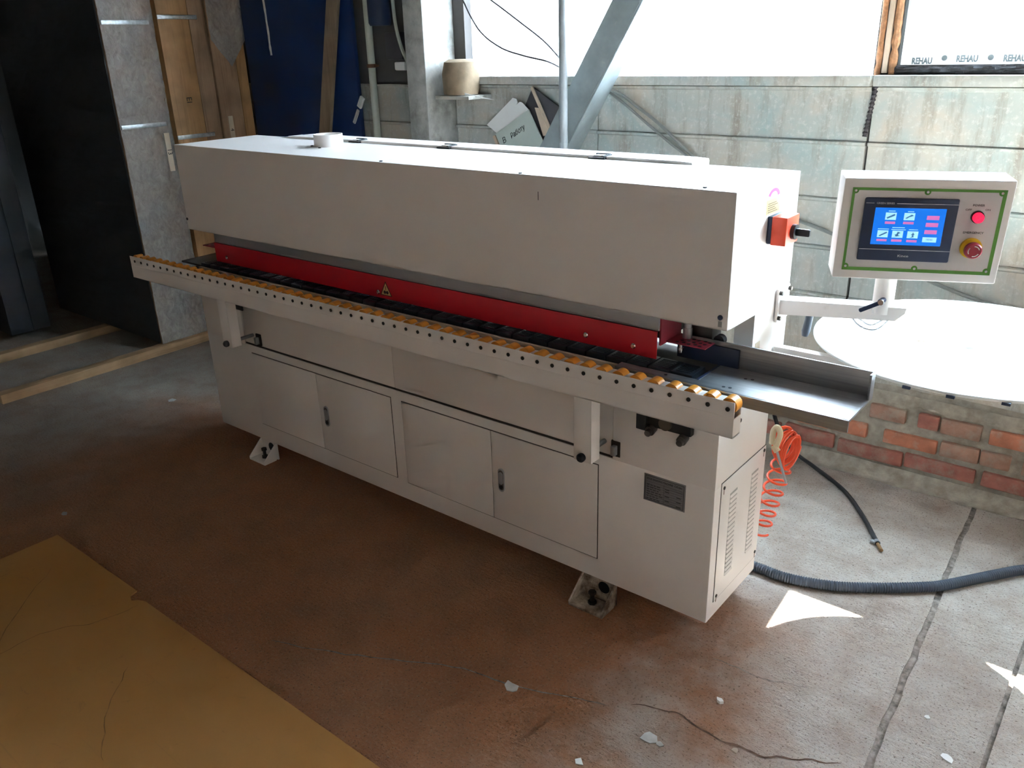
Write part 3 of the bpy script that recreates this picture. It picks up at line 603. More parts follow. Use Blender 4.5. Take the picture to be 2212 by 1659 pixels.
def perf_plate(x0, x1, xs_, name='perforated_plate'):
    p = obj(name, B().box(x0, x1, 0.040, 0.128, 0.957, 0.9605, 0.001), 'red_plate', MC)
    for i, x in enumerate(xs_):
        for j in range(4):
            y = 0.052 + 0.020 * j + (0.005 if i % 2 else 0)
            if y < 0.125: obj('plate_hole', B().cyl((x + 0.006 * j, y, 0.9603), (x + 0.006 * j, y, 0.9610), 0.0055, 12), 'black', p)
    return p
perf_plate(2.372, 2.498, (2.405, 2.423, 2.441, 2.459, 2.475))
perf_plate(0.02, 0.186, (0.04, 0.07, 0.10, 0.13))
for a_ in (2.370, 0.181): obj('guard_bracket', B().box(a_, a_ + 0.006, 0.01, 0.13, 0.955, 1.05), 'red_plate', MC)
obj('height_post', B().cyl((2.412, 0.10, 0.9605), (2.412, 0.10, 1.06), 0.0115, 16).cyl((2.412, 0.10, 0.9605), (2.412, 0.10, 0.992), 0.0135, 16), 'alu', MC)
obj('stop_bolt', B().cyl((2.415, 0.055, 0.957), (2.415, 0.055, 0.930), 0.0065, 12).cyl((2.415, 0.055, 0.944), (2.415, 0.055, 0.937), 0.0095, 6), 'chrome', MC)
obj('slide_block', B().box(2.40, 2.47, 0.14, 0.20, 0.92, 1.04, 0.002), 'steel_dark', MC)
# bed, chain pads
obj('bed_beam', B().box(0.02, 2.56, -0.062, 0.0, 0.79, 0.874, 0.002), 'steel_dark', MC)
obj('bed_rail', B().box(0.10, 2.30, -0.046, -0.034, 0.85, 0.890, 0.001), 'cream_edge', MC)
obj('bed_plate', B().box(0.10, 2.56, 0.052, 0.180, 0.862, 0.896, 0.001), 'steel_dark', MC)
obj('bed_plate', B().box(0.064, 2.512, 0.1805, 0.356, 0.8605, 0.868, 0.001), 'steel_dark', MC)
chain = obj('chain_track', B().box(0.10, 2.53, -0.030, 0.050, 0.860, 0.889), 'black', MC)
pb = B().box(-0.0335, 0.0335, -0.038, 0.045, -0.026, 0.0, 0.0025, 2)
for i in range(6): pb.box(-0.022, 0.022, -0.024 + i * 0.0105, -0.019 + i * 0.0105, -0.002, 0.0016)
pm = pb.mesh('pad'); pm.materials.append(M['pad'])
for i in range(34): obj('conveyor_pad', pm, None, chain, loc=(0.135 + i * 0.0706, 0.006, 0.9045))
# steel infeed table with upright fence
tr = B()
P0 = [(2.277, -0.072), (2.935, -0.072), (2.935, 0.108), (2.52, 0.108), (2.52, -0.037), (2.277, -0.037)]
tr.prism([(x, y, 0.893) for x, y in P0], (0, 0, 0.0065)); tr.box(2.277, 2.935, -0.075, -0.069, 0.868, 0.8995)
tray = obj('infeed_table', tr, 'tray', MC, smooth=False)
obj('table_fence', B().box(2.40, 2.935, 0.102, 0.108, 0.899, 0.968, 0.0008).box(2.930, 2.9355, 0.076, 0.108, 0.8995, 0.968, 0.0005), 'tray', tray)
obj('fence_cover', B().box(2.385, 2.575, 0.094, 0.1015, 0.900, 0.955, 0.001).box(2.515, 2.522, -0.037, 0.094, 0.8994, 0.9005), 'hmi', tray)
obj('fence_knob', B().cyl((2.50, 0.12, 0.962), (2.50, 0.14, 0.962), 0.016, 18), 'black', tray)
for x, y in ((2.598, -0.045), (2.615, -0.042), (2.622, 0.040), (2.640, 0.044), (2.43, -0.055)):
    obj('table_hole', B().cyl((x, y, 0.8993), (x, y, 0.9000), 0.0048, 12), 'black', tray)
obj('outfeed_plate', B().box(-0.06, 0.14, -0.03, 0.20, 0.885, 0.893, 0.001), 'steel_dark', MC)
# roller rail
RX0, RX1 = -0.342, 2.668
rail = obj('roller_rail', B().box(RX0, RX1, -0.1265, -0.124, 0.852, 0.898, 0.0008).box(RX0, RX1, -0.127, -0.124, 0.797, 0.856, 0.001).box(RX0, RX1, -0.0840, -0.0815, 0.797, 0.893, 0.0008).box(RX0, RX1, -0.127, -0.0815, 0.797, 0.800)
    .box(RX1 - 0.0025, RX1, -0.127, -0.0815, 0.797, 0.852), 'cream', MC, smooth=False)
rb = B(); rb.cyl((0, -0.0165, 0), (0, 0.0165, 0), 0.0222, 28); rm = rb.mesh('roller'); rm.materials.append(M['roller'])
hb = B(); hb.cyl((0, -0.0175, 0), (0, 0.0175, 0), 0.010, 14); hm = hb.mesh('roller_hub'); hm.materials.append(M['rust'])
bb_ = B(); bb_.lathe((0, 0, 0), (0, -1, 0), [(0.0, 0), (0.0062, 0), (0.0062, 0.0022), (0.0035, 0.0032), (0.0, 0.0033)], 12); bm_ = bb_.mesh('bolt'); bm_.materials.append(M['bolt'])
sb = B(); sb.box(-0.0105, 0.0105, -0.0185, 0.0185, -0.0035, 0.0, 0.0008); smh = sb.mesh('spacer'); smh.materials.append(M['cream'])
for i in range(54):
    x = 2.650 - i * 0.05567
    obj('roller', rm, None, rail, loc=(x, -0.104, 0.8835)); obj('roller_bolt', bm_, None, rail, loc=(x, -0.1265, 0.877))
    if i < 53: obj('roller_spacer', smh, None, rail, loc=(x - 0.0278, -0.1045, 0.8945))
# rail support arms
for xc, nm in ((0.368, 'L'), (2.201, 'R')):
    arm = obj('support_arm', B().box(xc - 0.0315, xc + 0.0315, -0.1265, -0.1235, 0.590, 0.800, 0.001).box(xc + 0.0285, xc + 0.0315, -0.1265, -0.080, 0.590, 0.798, 0.001).box(xc - 0.0315, xc - 0.0285, -0.1265, -0.080, 0.590, 0.798, 0.001), 'cream', MC)
    obj('clamp_knob', B().lathe((xc, -0.1265, 0.606), (0, -1, 0), [(0.0, 0), (0.013, 0), (0.014, 0.004), (0.014, 0.012), (0.009, 0.018), (0, 0.018)], 16), 'black', arm)
    br = obj('slide_bracket', B().cyl((xc - 0.005, -0.122, 0.606), (xc - 0.005, 0.006, 0.606), 0.008, 12).box(xc + 0.030, xc + 0.046, -0.018, 0.004, 0.574, 0.606, 0.002), 'alu', arm)
    obj('bracket_backing', B().box(xc + 0.022, xc + 0.056, -0.002, 0.0055, 0.566, 0.620, 0.003), 'seam', arm)  # dark block set behind the slide bracket
# air preparation unit under the rail, name plate
au = obj('air_unit', B().box(2.332, 2.50, -0.022, 0.0, 0.712, 0.772, 0.003).box(2.328, 2.36, -0.035, 0.0, 0.700, 0.765, 0.003), 'black', MC)
for x, z in ((2.372, 0.706), (2.475, 0.703)):
    obj('regulator', B().cyl((x, -0.01, z), (x + 0.002, -0.034, z - 0.004), 0.015, 18).cyl((x + 0.002, -0.034, z - 0.004), (x + 0.003, -0.048, z - 0.006), 0.010, 14), 'steel_dark', au)
obj('gauge', B().cyl((2.42, 0.0, 0.735), (2.42, -0.03, 0.735), 0.020, 22), 'steel_dark', au)
obj('air_unit', B().box(0.262, 0.33, -0.008, 0.0, 0.712, 0.748, 0.004), 'black', MC)
npl = obj('name_plate', B().box(2.344, 2.484, -0.0015, 0.0, 0.451, 0.543, 0.0006), 'plate_grey', MC)
bd = B()
for a in ((2.349, 2.479, 0.5365, 0.538), (2.349, 2.479, 0.456, 0.4575), (2.349, 2.3503, 0.456, 0.538), (2.4777, 2.479, 0.456, 0.538)): bd.box(a[0], a[1], -0.0019, -0.0015, a[2], a[3])
for k in range(8): bd.box(2.353, 2.475, -0.0018, -0.0015, 0.4635 + 0.0078 * k, 0.4640 + 0.0078 * k)
bd.box(2.412, 2.4126, -0.0018, -0.0015, 0.458, 0.521)
obj('plate_border', bd, 'ink', npl)
text('plate_lettering', 'EDGE BANDING MACHINE', 0.0095, 'ink', npl, (2.398, -0.0018, 0.5285), (1, 0, 0), (0, 0, 1), width=0.088)
text('plate_lettering', 'C\u20ac', 0.0095, 'ink', npl, (2.453, -0.0018, 0.5285), (1, 0, 0), (0, 0, 1), width=0.012)
text('plate_lettering', 'EAC', 0.0100, 'ink', npl, (2.4675, -0.0018, 0.5285), (1, 0, 0), (0, 0, 1), width=0.013)
for k in range(7):
    z = 0.4600 + 0.0078 * k; pr = B(); x = 2.354
    random.seed(k + 3)
    for w_ in range(4):
        L = random.uniform(0.006, 0.013); pr.box(x, x + L, -0.0018, -0.0015, z, z + 0.0022); x += L + 0.003
    x = random.choice((2.416, 2.43, 2.455)); pr.box(x, x + 0.015, -0.0018, -0.0015, z, z + 0.0022)
    obj('plate_print', pr, 'ink', npl, kind='stuff')
random.seed(11)
# side ventilation cover
vc = obj('side_cover', B().box(LX, LX + 0.0022, 0.042, 0.357, 0.146, 0.558, 0.0008), 'cream', MC)
obj('cover_seam', B().box(LX - 0.001, LX + 0.0009, 0.0395, 0.3572, 0.1435, 0.5605), 'seam', MC)
lv = B().prism([(0.0, -0.026, -0.004), (0.0038, -0.024, -0.004), (0.0, -0.024, 0.004)], (0, 0.050, 0)); lm = lv.mesh('vent_louvre', False); lm.materials.append(M['cream'])
ls = B().box(-0.0002, 0.0006, -0.025, 0.025, 0.0025, 0.0100, 0.0002, 1); lsm = ls.mesh('vent_slot', False); lsm.materials.append(M['vent'])
for yc in (0.128, 0.282):
    for k in range(18):
        z = 0.212 + k * 0.0163
        obj('vent_louvre', lm, None, vc, loc=(LX + 0.0022, yc, z)); obj('vent_slot', lsm, None, vc, loc=(LX + 0.0024, yc, z))
for y, z in ((0.056, 0.540), (0.342, 0.546), (0.056, 0.160), (0.342, 0.168)):
    obj('cover_screw', B().cyl((LX + 0.002, y, z), (LX + 0.0045, y, z), 0.0055, 12), 'bolt', vc)
    obj('rust_run', B().box(LX + 0.002, LX + 0.0026, y - 0.0018, y + 0.0018, z - 0.022, z), 'rust', vc)
obj('side_screw', B().cyl((LX, 0.137, 0.727), (LX + 0.003, 0.137, 0.727), 0.006, 12), 'bolt', MC)
# main switch
sw = obj('main_switch', B().box(LX, LX + 0.014, 0.212, 0.300, 1.232, 1.308, 0.003), 'hmi', MC)
obj('switch_cover', B().box(LX + 0.012, LX + 0.055, 0.212, 0.300, 1.230, 1.308, 0.003), 'orange_red', sw)
obj('switch_knob', B().cyl((LX + 0.055, 0.258, 1.264), (LX + 0.066, 0.258, 1.264), 0.021, 24).obox((LX + 0.083, 0.258, 1.264), (1, 0, 0), (0, 1, 0), (0, 0, 1), 0.020, 0.006, 0.0095, 0.002), 'black', sw)
st = obj('warning_sticker', B().box(LX, LX + 0.0008, 0.198, 0.288, 1.312, 1.352), 'label_yellow', MC)
lp = B()
for k in range(5): lp.box(LX + 0.0008, LX + 0.0011, 0.205, 0.272 - 0.010 * (k % 3), 1.3165 + 0.0058 * k, 1.3190 + 0.0058 * k)
obj('sticker_print', lp, 'label_print', st)
arc = B(); ar = [(0.040 * math.cos(t), 0.040 * math.sin(t)) for t in [0.15 + 2.7 * i / 20 for i in range(21)]] + [(0.026 * math.cos(t), 0.026 * math.sin(t)) for t in [2.85 - 2.7 * i / 20 for i in range(21)]]
arc.prism([(LX, 0.243 + a, 1.355 + c * 0.62) for a, c in ar], (0.0006, 0, 0)); obj('direction_arrow', arc, 'pink', MC, smooth=False)
ww_ = obj('small_sticker', B().box(LX, LX + 0.0006, 0.200, 0.232, 0.905, 0.945), 'tag', hood)

# ------------------------------------------------------------------ control console
OC = Vector((2.576, 0.34, 1.02))
CN = thing('control_console', 'white control panel box with blue touch screen on a swivel arm', 'control panel', tuple(OC))
obj('mount_flange', B(OC).box(2.579, 2.587, 0.318, 0.402, 0.978, 1.078, 0.001), 'cream', CN)
obj('arm', B(OC).prism([(2.587, 0.332, 1.000), (2.587, 0.332, 1.044), (2.933, 0.332, 1.076), (2.930, 0.332, 1.060), (2.908, 0.332, 1.036)], (0, 0.056, 0)), 'cream', CN, smooth=False)
for y, z in ((0.326, 1.066), (0.394, 1.066), (0.326, 0.990), (0.394, 0.990)):
    obj('flange_bolt', B(OC).cyl((2.587, y, z), (2.596, y, z), 0.0065, 6), 'bolt', CN)
obj('swivel_post', B(OC).cyl((2.866, 0.350, 1.050), (2.866, 0.350, 1.168), 0.027, 28), 'cream', CN)
lev = obj('clamp_lever', B(OC).cyl((2.872, 0.330, 1.092), (2.872, 0.302, 1.092), 0.008, 14).obox((2.848, 0.302, 1.076), (0.86, 0, 0.52), (0, 1, 0), (-0.52, 0, 0.86), 0.032, 0.005, 0.0055, 0.002), 'hmi', CN)
obj('lever_cap', B(OC).cyl((2.874, 0.3035, 1.092), (2.874, 0.2955, 1.092), 0.0075, 14), 'chrome', CN)
obj('signal_wires', B(OC).tube(smooth_path([(2.78, 0.36, 1.03), (2.80, 0.36, 1.005), (2.83, 0.36, 0.992), (2.86, 0.36, 0.998), (2.885, 0.36, 1.03)], 8), 0.0028, 6).tube(smooth_path([(2.785, 0.37, 1.03), (2.81, 0.37, 1.012), (2.84, 0.37, 1.003), (2.875, 0.37, 1.03)], 8), 0.0028, 6), 'alu', CN)
hd = obj('pull_handle', B(OC).cyl((2.672, 0.36, 1.02), (2.668, 0.36, 0.995), 0.010, 14).cyl((2.668, 0.36, 1.0), (2.662, 0.36, 0.955), 0.011, 14, 0.0125).cyl((2.662, 0.36, 0.955), (2.660, 0.36, 0.940), 0.0125, 14, 0.009), 'conduit', CN)
yaw, tilt = 0.429, 0.0545
BX = obj('console_box', B().box(-0.1925, 0.1925, 0.0, 0.102, -0.128, 0.128, 0.0035), 'cream', CN)
BX.location = Vector((2.955, 0.25, 1.301)) - OC; BX.rotation_euler = (tilt, 0.011, yaw)
mm = 0.001
def flat(name, x0, x1, z0, z1, d0, d1, mat, bev=0.0): return obj(name, B().box(x0 * mm, x1 * mm, -d1 * mm, -d0 * mm, z0 * mm, z1 * mm, bev), mat, BX)
fr = B()
for a in ((-171.5, 175.5, 99.5, 106), (-171.5, 175.5, -105.5, -97), (-171.5, -165, -105.5, 106), (167, 175.5, -105.5, 106)): fr.box(a[0] * mm, a[1] * mm, -0.0019, -0.0012, a[2] * mm, a[3] * mm)
flat('overlay_plate', -171, 175, -105, 105.5, 0, 1.3, 'panel_face'); obj('green_border', fr, 'green', BX)
for x, z in ((-164, 98.5), (0.5, 98), (165, 98.5), (0.5, -95.5), (165.5, -95.5), (-163.5, -95)):
    obj('screw_tab', B().cyl((x * mm, -0.0012, z * mm), (x * mm, -0.0020, z * mm), 0.0075, 18), 'green', BX)
    obj('overlay_screw', B().cyl((x * mm, -0.0018, z * mm), (x * mm, -0.0036, z * mm), 0.0032, 12), 'chrome', BX)
flat('touch_panel', -140, 74.5, -76.5, 83, 1, 9, 'hmi', 0.004)
flat('screen', -113.5, 48.5, -34, 59, 9, 9.3, 'screen')
ln = B()
for a in ((-137, -118, 69.0, 70.4), (-66, 73, 69.0, 70.4), (-138, 73, -47.4, -46.0)): ln.box(a[0] * mm, a[1] * mm, -0.0093, -0.009, a[2] * mm, a[3] * mm)
obj('bezel_line', ln, 'paleprint', BX)
R_, U_ = (1, 0, 0), (0, 0, 1)
text('bezel_lettering', 'GREEN SERIES', 0.0062, 'paleprint', BX, (-0.092, -0.0092, 0.0697), R_, U_, width=0.041)
text('brand_lettering', 'Kinco', 0.0085, 'paleprint', BX, (-0.0324, -0.0092, -0.0622), R_, U_, width=0.025)
ic = [((-88.0, -63.0, 29, 47.2), (-87, -63.3, 18.8, 24.9)), ((-45.3, -20.5, 29.2, 47.2), (-45, -20.8, 19.2, 25.3)), ((-100.6, -75.5, -15.5, 2.2), (-100.4, -76.4, -25.5, -20.1)), ((-66, -40.9, -15.6, 2.0), (-65.7, -41.7, -25.6, -19.9)), ((-31.2, -6.2, -15.8, 1.8), (-30.8, -6.9, -25.8, -20.1))]
for a, b in ic:
    flat('screen_icon', a[0], a[1], a[2], a[3], 9.2, 9.5, 'scr_pale'); flat('screen_button', b[0], b[1], b[2], b[3], 9.2, 9.5, 'scr_red')
def pic(pts): obj('icon_drawing', B().prism([(x * mm, -0.0095, z * mm) for x, z in pts], (0, -0.0002, 0)), 'scr_ink', BX, smooth=False)
pic([(-85, 35), (-83, 31.5), (-66, 40), (-66, 43), (-68, 44)]); pic([(-42, 34), (-38, 33), (-33, 37), (-23, 40.5), (-28, 43.5), (-35, 39)])
pic([(-97, -11), (-94, -13), (-78, -4), (-79, -1), (-83, -2.5)]); pic([(-62, -14), (-57, -12), (-60, -8), (-56, -6.5), (-54, -0.5), (-51, -1), (-46, -3.5), (-51, -5), (-52, -9), (-47, -10.5)])
pic([(-25, -15), (-20, -12), (-19.5, -8), (-23, -7.5), (-20, -5), (-18.5, -0.5), (-16, -4.5), (-14, -5.5), (-16.5, -8), (-15.5, -13)])
for a in ((-82.3, -66.8, 50.2, 52), (-38, -24, 49.8, 51.6), (-100.8, -75, 5.0, 6.5), (-67.8, -39, 9.2, 10.9), (-69.4, -36, 4.2, 5.7), (-28.9, -8.2, 5.0, 6.5)): flat('icon_caption', a[0], a[1], a[2], a[3], 9.2, 9.4, 'scr_pale')
for z0, z1 in ((31.6, 41.7), (13.9, 24.1), (-3.9, 6.0)): flat('screen_button', 7.1, 35.3, z0, z1, 9.2, 9.5, 'scr_red')
flat('menu_button', 5.4, 37.5, -24.6, -12, 9.2, 9.5, 'scr_pale'); text('menu_lettering', '\u041c\u0415\u041d\u042e', 0.005, 'scr_ink', BX, (0.0215, -0.0096, -0.0183), R_, U_, width=0.015)
for s_, x, z, h, w_ in (('POWER', 119, 68, 0.0075, 0.0262), ('OFF', 98.5, 57, 0.0068, 0.0138), ('ON', 141, 57.5, 0.0068, 0.0110), ('EMERGENCY', 119, 0.7, 0.0075, 0.046)):
    text('panel_lettering', s_, h, 'ink', BX, (x * mm, -0.0015, z * mm), R_, U_, width=w_)
def button(cx, cz, prof, name, mat, n=28): return obj(name, B().lathe((cx * mm, 0, cz * mm), (0, -1, 0), prof, n), mat, BX)
button(120.5, 40.5, [(0, 0), (0.0150, 0), (0.0150, 0.008), (0, 0.008)], 'lamp_collar', 'black')
button(120.5, 40.5, [(0, 0.007), (0.0125, 0.007), (0.0125, 0.018), (0.010, 0.023), (0, 0.025)], 'power_lamp', 'lamp_red')
button(120, -37, [(0, 0), (0.0255, 0), (0.0245, 0.008), (0, 0.008)], 'stop_collar', 'yellow')
button(120, -37, [(0, 0.006), (0.012, 0.006), (0.013, 0.018), (0.0200, 0.020), (0.0200, 0.030), (0.017, 0.034), (0, 0.0345)], 'stop_button', 'estop')
for k in range(3):
    t0 = 0.35 + k * 2 * PI / 3; pts = [(0.0135 * math.cos(t0 + 1.25 * i / 8), 0.0135 * math.sin(t0 + 1.25 * i / 8)) for i in range(9)] + [(0.0113 * math.cos(t0 + 1.25 * (8 - i) / 8), 0.0113 * math.sin(t0 + 1.25 * (8 - i) / 8)) for i in range(9)]
    obj('stop_arrow', B().prism([(0.120 + a, -0.0343, -0.037 + c) for a, c in pts], (0, -0.0006, 0)), 'paper', BX, smooth=False)

# ------------------------------------------------------------------ tape coil turntable
DC = Vector((3.06, 0.615, 0.92)); DR = 0.437
TT = thing('coil_turntable', 'large round white coil tray with centre hub at the right end of the machine', 'turntable', tuple(DC))
obj('plate', B(DC).lathe(DC, (0, 0, 1), [(0, -0.004), (DR - 0.002, -0.004), (DR, -0.002), (DR, 0.002), (DR - 0.002, 0.004), (0, 0.004)], 96), 'white', TT)
hub = B(DC).lathe(DC + Vector((0.0, -0.03, 0.004)), (0, 0, 1), [(0, 0), (0.040, 0), (0.032, 0.014), (0.029, 0.030), (0.031, 0.052), (0.0, 0.052)], 36)
obj('hub', hub, 'white', TT)
for a in (-1.72, -1.48, -1.2, -0.9):
    p = DC + Vector((DR * math.cos(a), DR * math.sin(a), -0.004)); obj('rim_clip', B(DC).box(p.x - 0.010, p.x + 0.010, p.y - 0.004, p.y + 0.006, p.z - 0.006, p.z + 0.002, 0.001), 'hmi', TT)
obj('support_arm', B(DC).box(2.579, 3.10, 0.335, 0.365, 0.868, 0.898, 0.002).box(3.04, 3.08, 0.335, 0.63, 0.868, 0.898, 0.002).cyl((3.06, 0.615, 0.87), (3.06, 0.615, 0.917), 0.03, 20), 'cream', TT)
t = obj('paper_strip', B().prism([(2.89, 0.62, 0.9245), (2.90, 0.50, 0.9245), (2.905, 0.50, 0.9245), (2.896, 0.62, 0.9245)], (0, 0, 0.001)), 'cream_edge'); tag(t, 'thin beige offcut of edge tape lying on the white coil tray', 'tape')
q = smooth_path([(2.86, 0.72, 0.9275), (2.905, 0.60, 0.9275), (2.93, 0.53, 0.9275), (2.985, 0.565, 0.9275), (3.03, 0.60, 0.9275)], 6)
bpy.data.objects.remove(t)
t = obj('edge_tape_offcut', B().tube(q, 0.0022, 6), 'cream_edge'); tag(t, 'thin beige curl of edge tape lying on the white coil tray', 'tape')

# ------------------------------------------------------------------ hoses
HC = Vector((2.60, 0.42, 0.45)); HZ = thing('air_hose', 'red coiled air hose with ivory blow gun hanging at the machine corner', 'hose', tuple(HC))
hp = []
for i in range(7 * 20 + 1):
    t_ = i / 20; k = t_ / 7
    hp.append((2.618 - 0.060 * k + 0.033 * math.cos(2 * PI * t_), 0.415 + 0.033 * math.sin(2 * PI * t_), 0.50 - 0.30 * k ** 0.95))
obj('hose_coil', B(HC).tube(hp, 0.0042, 8), 'hose_red', HZ)
bp = []
for i in range(9 * 20 + 1):
    t_ = i / 20; k = t_ / 9; rr = 0.043 + 0.006 * math.sin(t_ * 1.7)
    bp.append((2.618 + 0.036 * (k - 0.4) + 0.026 * math.cos(2 * PI * t_) * (1 - 0.3 * k), 0.425 + 0.02 * math.sin(2 * PI * t_ + 1.0), 0.548 + 1.15 * rr * math.sin(2 * PI * t_ + 0.5 * k) - 0.03 * k))
obj('hose_bundle', B(HC).tube(bp, 0.0042, 8), 'hose_red', HZ)
obj('blow_gun', B(HC).tube(smooth_path([(2.585, 0.385, 0.555), (2.588, 0.38, 0.600), (2.600, 0.378, 0.618), (2.612, 0.376, 0.600), (2.606, 0.374, 0.565), (2.600, 0.372, 0.542)], 8), 0.0095, 10).tube([(2.596, 0.372, 0.556), (2.612, 0.368, 0.540)], 0.011, 10), 'ivory', HZ)
obj('nozzle_tube', B(HC).cyl((2.608, 0.368, 0.545), (2.655, 0.355, 0.445), 0.0042, 10), 'alu', HZ)
hs = smooth_path([(2.22, 1.30, 0.30), (2.26, 1.36, 0.12), (2.33, 1.385, 0.03), (2.429, 1.340, 0.012), (2.594, 1.218, 0.010), (2.719, 1.064, 0.010), (2.834, 0.885, 0.010)], 10)
BH = thing('rubber_hose', 'black rubber hose curving over the floor behind the coil tray', 'hose', (2.594, 1.218, 0))
BO = (2.594, 1.218, 0)
obj('hose', B(BO).tube(hs, 0.0085, 12), 'hose_black', BH)
obj('hose_clamp', B(BO).tubewall((2.824, 0.900, 0.010), (2.832, 0.888, 0.010), 0.0112, 0.0086, 18).box(2.806, 2.822, 0.884, 0.898, 0.006, 0.016, 0.002), 'alu', BH)
obj('hose_nipple', B(BO).cyl((2.834, 0.885, 0.010), (2.858, 0.849, 0.010), 0.0068, 12), 'brass', BH)
cp = smooth_path([(2.30, 0.46, 0.020), (2.45, 0.462, 0.019), (2.532, 0.472, 0.019), (2.655, 0.474, 0.019), (2.798, 0.522, 0.019), (2.925, 0.603, 0.019), (3.048, 0.700, 0.019), (3.106, 0.762, 0.019), (3.218, 0.912, 0.019), (3.30, 1.01, 0.019), (3.42, 1.10, 0.019), (3.7, 1.2, 0.019)], 40)
L = [cp[0]]
acc = 0.0; step = 0.0042
for a, b in zip(cp, cp[1:]):
    d = (b - a).length; pos = step - acc
    while pos <= d: L.append(a.lerp(b, pos / d)); pos += step
    acc = (acc + d) % step
o = obj('corrugated_conduit', B().tube(L, 0.018, 12, radii=[0.0186 if i % 2 else 0.0150 for i in range(len(L))]), 'conduit'); tag(o, 'grey corrugated conduit snaking over the floor from the machine base', 'conduit')

# ------------------------------------------------------------------ packs of doors on the left
def pack(name, label, x0, x1, edges, z0, z1, mats, cat='door stack', g='stacks of doors on the left'):
    y0, y1 = edges[0][0], edges[-1][1]; O = Vector(((x0 + x1) / 2, (y0 + y1) / 2, z0)); t = thing(name, label, cat, tuple(O), group=g)
    for k, (a, b) in enumerate(edges):
        q = B(O).box(x0 + 0.0, x1 - 0.003 - 0.006 * (k % 2), a, b, z0, z1 - 0.01 * k, 0.003)
        obj('door_panel', q, mats[k % len(mats)], t)
    return t, O
def film_sheet(t, O, fn, nu, nv, name='stretch_film', mat='film'):
    obj(name, B(O).grid(fn, nu, nv), mat, t)
xr = -1.455
pa, OA = pack('wrapped_door_stack', 'film wrapped stack of doors nearest the machine with a tag reading 13', -2.85, xr, [(0.520, 0.725), (0.730, 0.825)], 0.054, 2.45, ['board_a', 'board_b'])
def wr(x, y, z, s): return s * (mnoise.noise((x * 5 + 2, y * 22, z * 16)) + 0.6 * mnoise.noise((x * 3, y * 60, z * 45)) + 0.8 * mnoise.noise((y * 5, z * 3 + y * 6, 2)))
film_sheet(pa, OA, lambda u, v: (xr + 0.010 + wr(0, u * 0.31, v * 2.4, 0.0055), 0.512 + u * 0.320, 0.056 + v * 2.40), 40, 260)
film_sheet(pa, OA, lambda u, v: (-2.86 + u * 1.41, 0.508 + wr(u * 1.4, 0.5, v * 2.4 - u * 0.8, 0.008), 0.056 + v * 2.40), 80, 160, mat='film_shaded')
face = obj('dark_cover', B(OA).box(-2.852, xr - 0.02, 0.512, 0.519, 0.06, 2.44), 'door_dark', pa)
for z, wd in ((1.925, 1), (1.365, 1)): obj('tin_strip', B(OA).box(xr - 0.006, xr + 0.017, 0.518, 0.80, z, z + 0.024, 0.001), 'tin', pa)
obj('paper_tag', B(OA).box(xr - 0.006, xr + 0.014, 0.772, 0.806, 1.10, 1.325, 0.002), 'tag', pa)
text('tag_lettering', '13', 0.040, 'ink', pa, Vector((xr + 0.0145, 0.789, 1.215)) - OA, (0, 0, -1), (0, 1, 0))
pb_, OB = pack('door_stack', 'bare brown door stack standing behind the wrapped stack, middle of three', -2.85, xr - 0.01, [(0.872, 1.075), (1.080, 1.190)], 0.055, 2.45, ['board_b', 'board_a'])
for z in (1.955, 1.275): obj('tin_strip', B(OB).box(xr - 0.016, xr - 0.008, 0.872, 1.13, z, z + 0.024, 0.001), 'tin', pb_)
text('stamp', 'EI', 0.05, 'ink', pb_, Vector((xr - 0.011, 0.99, 1.50)) - OB, (0, 0, -1), (0, 1, 0))
pc, OCc = pack('door_stack', 'bare brown door stack closest to the blue sheet with a pale tag', -2.85, xr - 0.02, [(1.205, 1.370), (1.376, 1.448)], 0.055, 2.45, ['board_a', 'board_b'])
obj('paper_tag', B(OCc).box(xr - 0.028, xr - 0.019, 1.250, 1.284, 1.18, 1.385, 0.002), 'tag', pc)
text('tag_lettering', '4', 0.036, 'ink', pc, Vector((xr - 0.0185, 1.267, 1.30)) - OCc, (0, 0, -1), (0, 1, 0))
film_sheet(pc, OCc, lambda u, v: (xr - 0.004 + wr(0, u * 0.31, v * 0.9, 0.006), 1.20 + u * 0.250, 1.84 - 0.16 * (1 - abs(2 * u - 1)) * (1 - v) + v * 0.62), 30, 70)
pd, OD = pack('wrapped_door_stack', 'shaded film wrapped door stack at the left edge of the picture', -4.2, -2.47, [(0.02, 0.16), (0.165, 0.275)], 0.055, 1.62, ['door_dark'])
film_sheet(pd, OD, lambda u, v: (-2.462 + wr(0, u * 0.26, v * 1.6, 0.006), 0.012 + u * 0.27, 0.058 + v * 1.57), 30, 140, mat='film_shaded')
for x, y0, y1, lab in ((-1.445, -0.475, 1.46, 'pale sawn batten on the floor under the wrapped door stack, nearest the machine'), (-2.175, -0.42, 1.46, 'pale sawn batten on the floor under the door stacks, further left')):
    o = obj('wooden_batten', B().box(x - 0.036, x + 0.036, y0, y1, 0.0, 0.0525, 0.001), 'batten'); tag(o, lab, 'batten', 'sawn battens on the floor')
o = obj('wooden_batten', B().box(-3.4, -3.33, -0.42, 0.30, 0.0, 0.0535, 0.002), 'batten'); tag(o, 'sawn batten under the dark door stack at the left edge', 'batten', 'sawn battens on the floor')

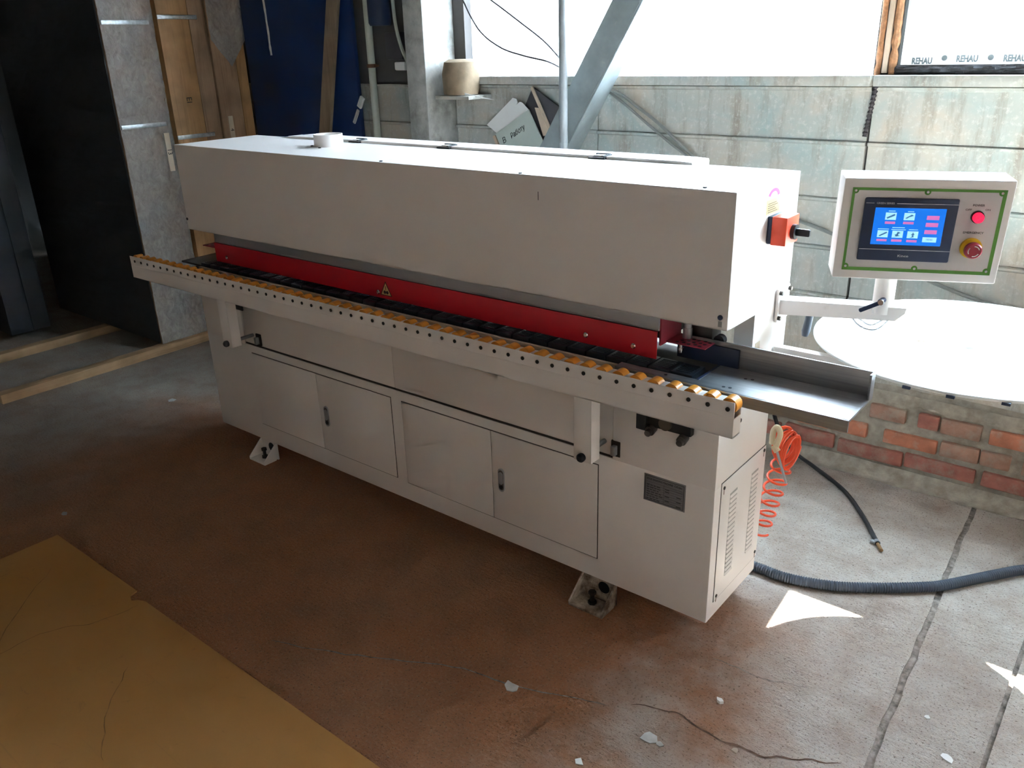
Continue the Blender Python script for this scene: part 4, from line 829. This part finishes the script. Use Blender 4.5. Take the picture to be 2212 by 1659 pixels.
# ------------------------------------------------------------------ hardboard sheet and scraps on the floor
hbp = [(0.231, -0.924), (0.845, -0.926), (0.853, -0.955), (0.885, -0.968), (0.902, -0.950), (0.93, -0.940), (2.75, -0.945), (2.75, -2.6), (0.20, -2.6)]
o = obj('hardboard_sheet', B().prism([(x, y, 0.0005) for x, y in hbp], (0, 0, 0.0055)), 'hardboard', smooth=False); tag(o, 'large yellowish hardboard sheet with a notched edge lying on the floor', 'sheet')
for pts, w_ in (([(0.93, -0.97), (0.90, -1.10), (0.82, -1.22), (0.80, -1.38)], 0.0022), ([(0.45, -1.05), (0.75, -1.35), (1.15, -1.60), (1.5, -1.75)], 0.0016), ([(1.2, -1.15), (1.35, -1.3), (1.5, -1.38)], 0.0022), ([(0.30, -1.32), (0.45, -1.30), (0.62, -1.36)], 0.003)):
    ribbon('scuff_mark', pts, w_, o, 'scuff', z=0.0063, seed=len(pts))
def scrap(x, y, s, n, lab, seed, mat='scrap', h=0.0025):
    random.seed(seed); pts = []
    for i in range(n):
        a = 2 * PI * i / n + random.uniform(-0.25, 0.25); r = s * random.uniform(0.55, 1.1); pts.append((x + r * math.cos(a), y + r * math.sin(a) * 0.8, 0.0006))
    o = obj('floor_scrap', B().prism(pts, (0, 0, h)), mat, smooth=False); tag(o, lab, 'scrap', 'scraps lying on the floor')
scrap(2.202, -0.500, 0.030, 7, 'pale torn scrap on the crack in front of the machine', 3)
scrap(2.626, -0.430, 0.028, 7, 'grey white scrap on the floor at the bottom centre', 5)
scrap(2.660, -0.428, 0.012, 6, 'small pale chip beside the grey white scrap at bottom centre', 6)
scrap(3.280, -0.020, 0.022, 7, 'white scrap near the floor joint at bottom right', 7, 'paper')
scrap(3.300, -0.055, 0.016, 6, 'smaller white scrap near the floor joint at bottom right', 8, 'paper')
scrap(-0.675, 0.104, 0.030, 5, 'pale square scrap on the floor left of the machine', 9)
scrap(2.720, -0.189, 0.014, 5, 'bright little stone chip on the floor in front of the right foot', 10, 'paper', 0.010)
scrap(0.078, -0.825, 0.018, 6, 'small pale chip above the hardboard sheet corner', 12)
scrap(2.519, -0.610, 0.018, 4, 'small white splinter at the bottom edge of the picture', 13, 'paper')
scrap(3.20, 0.10, 0.010, 5, 'tiny white chip between the two floor joints', 14, 'paper')
scrap(2.83, -0.325, 0.014, 5, 'thin beige splinter lying in the rusty floor crack', 15, 'cream_edge')
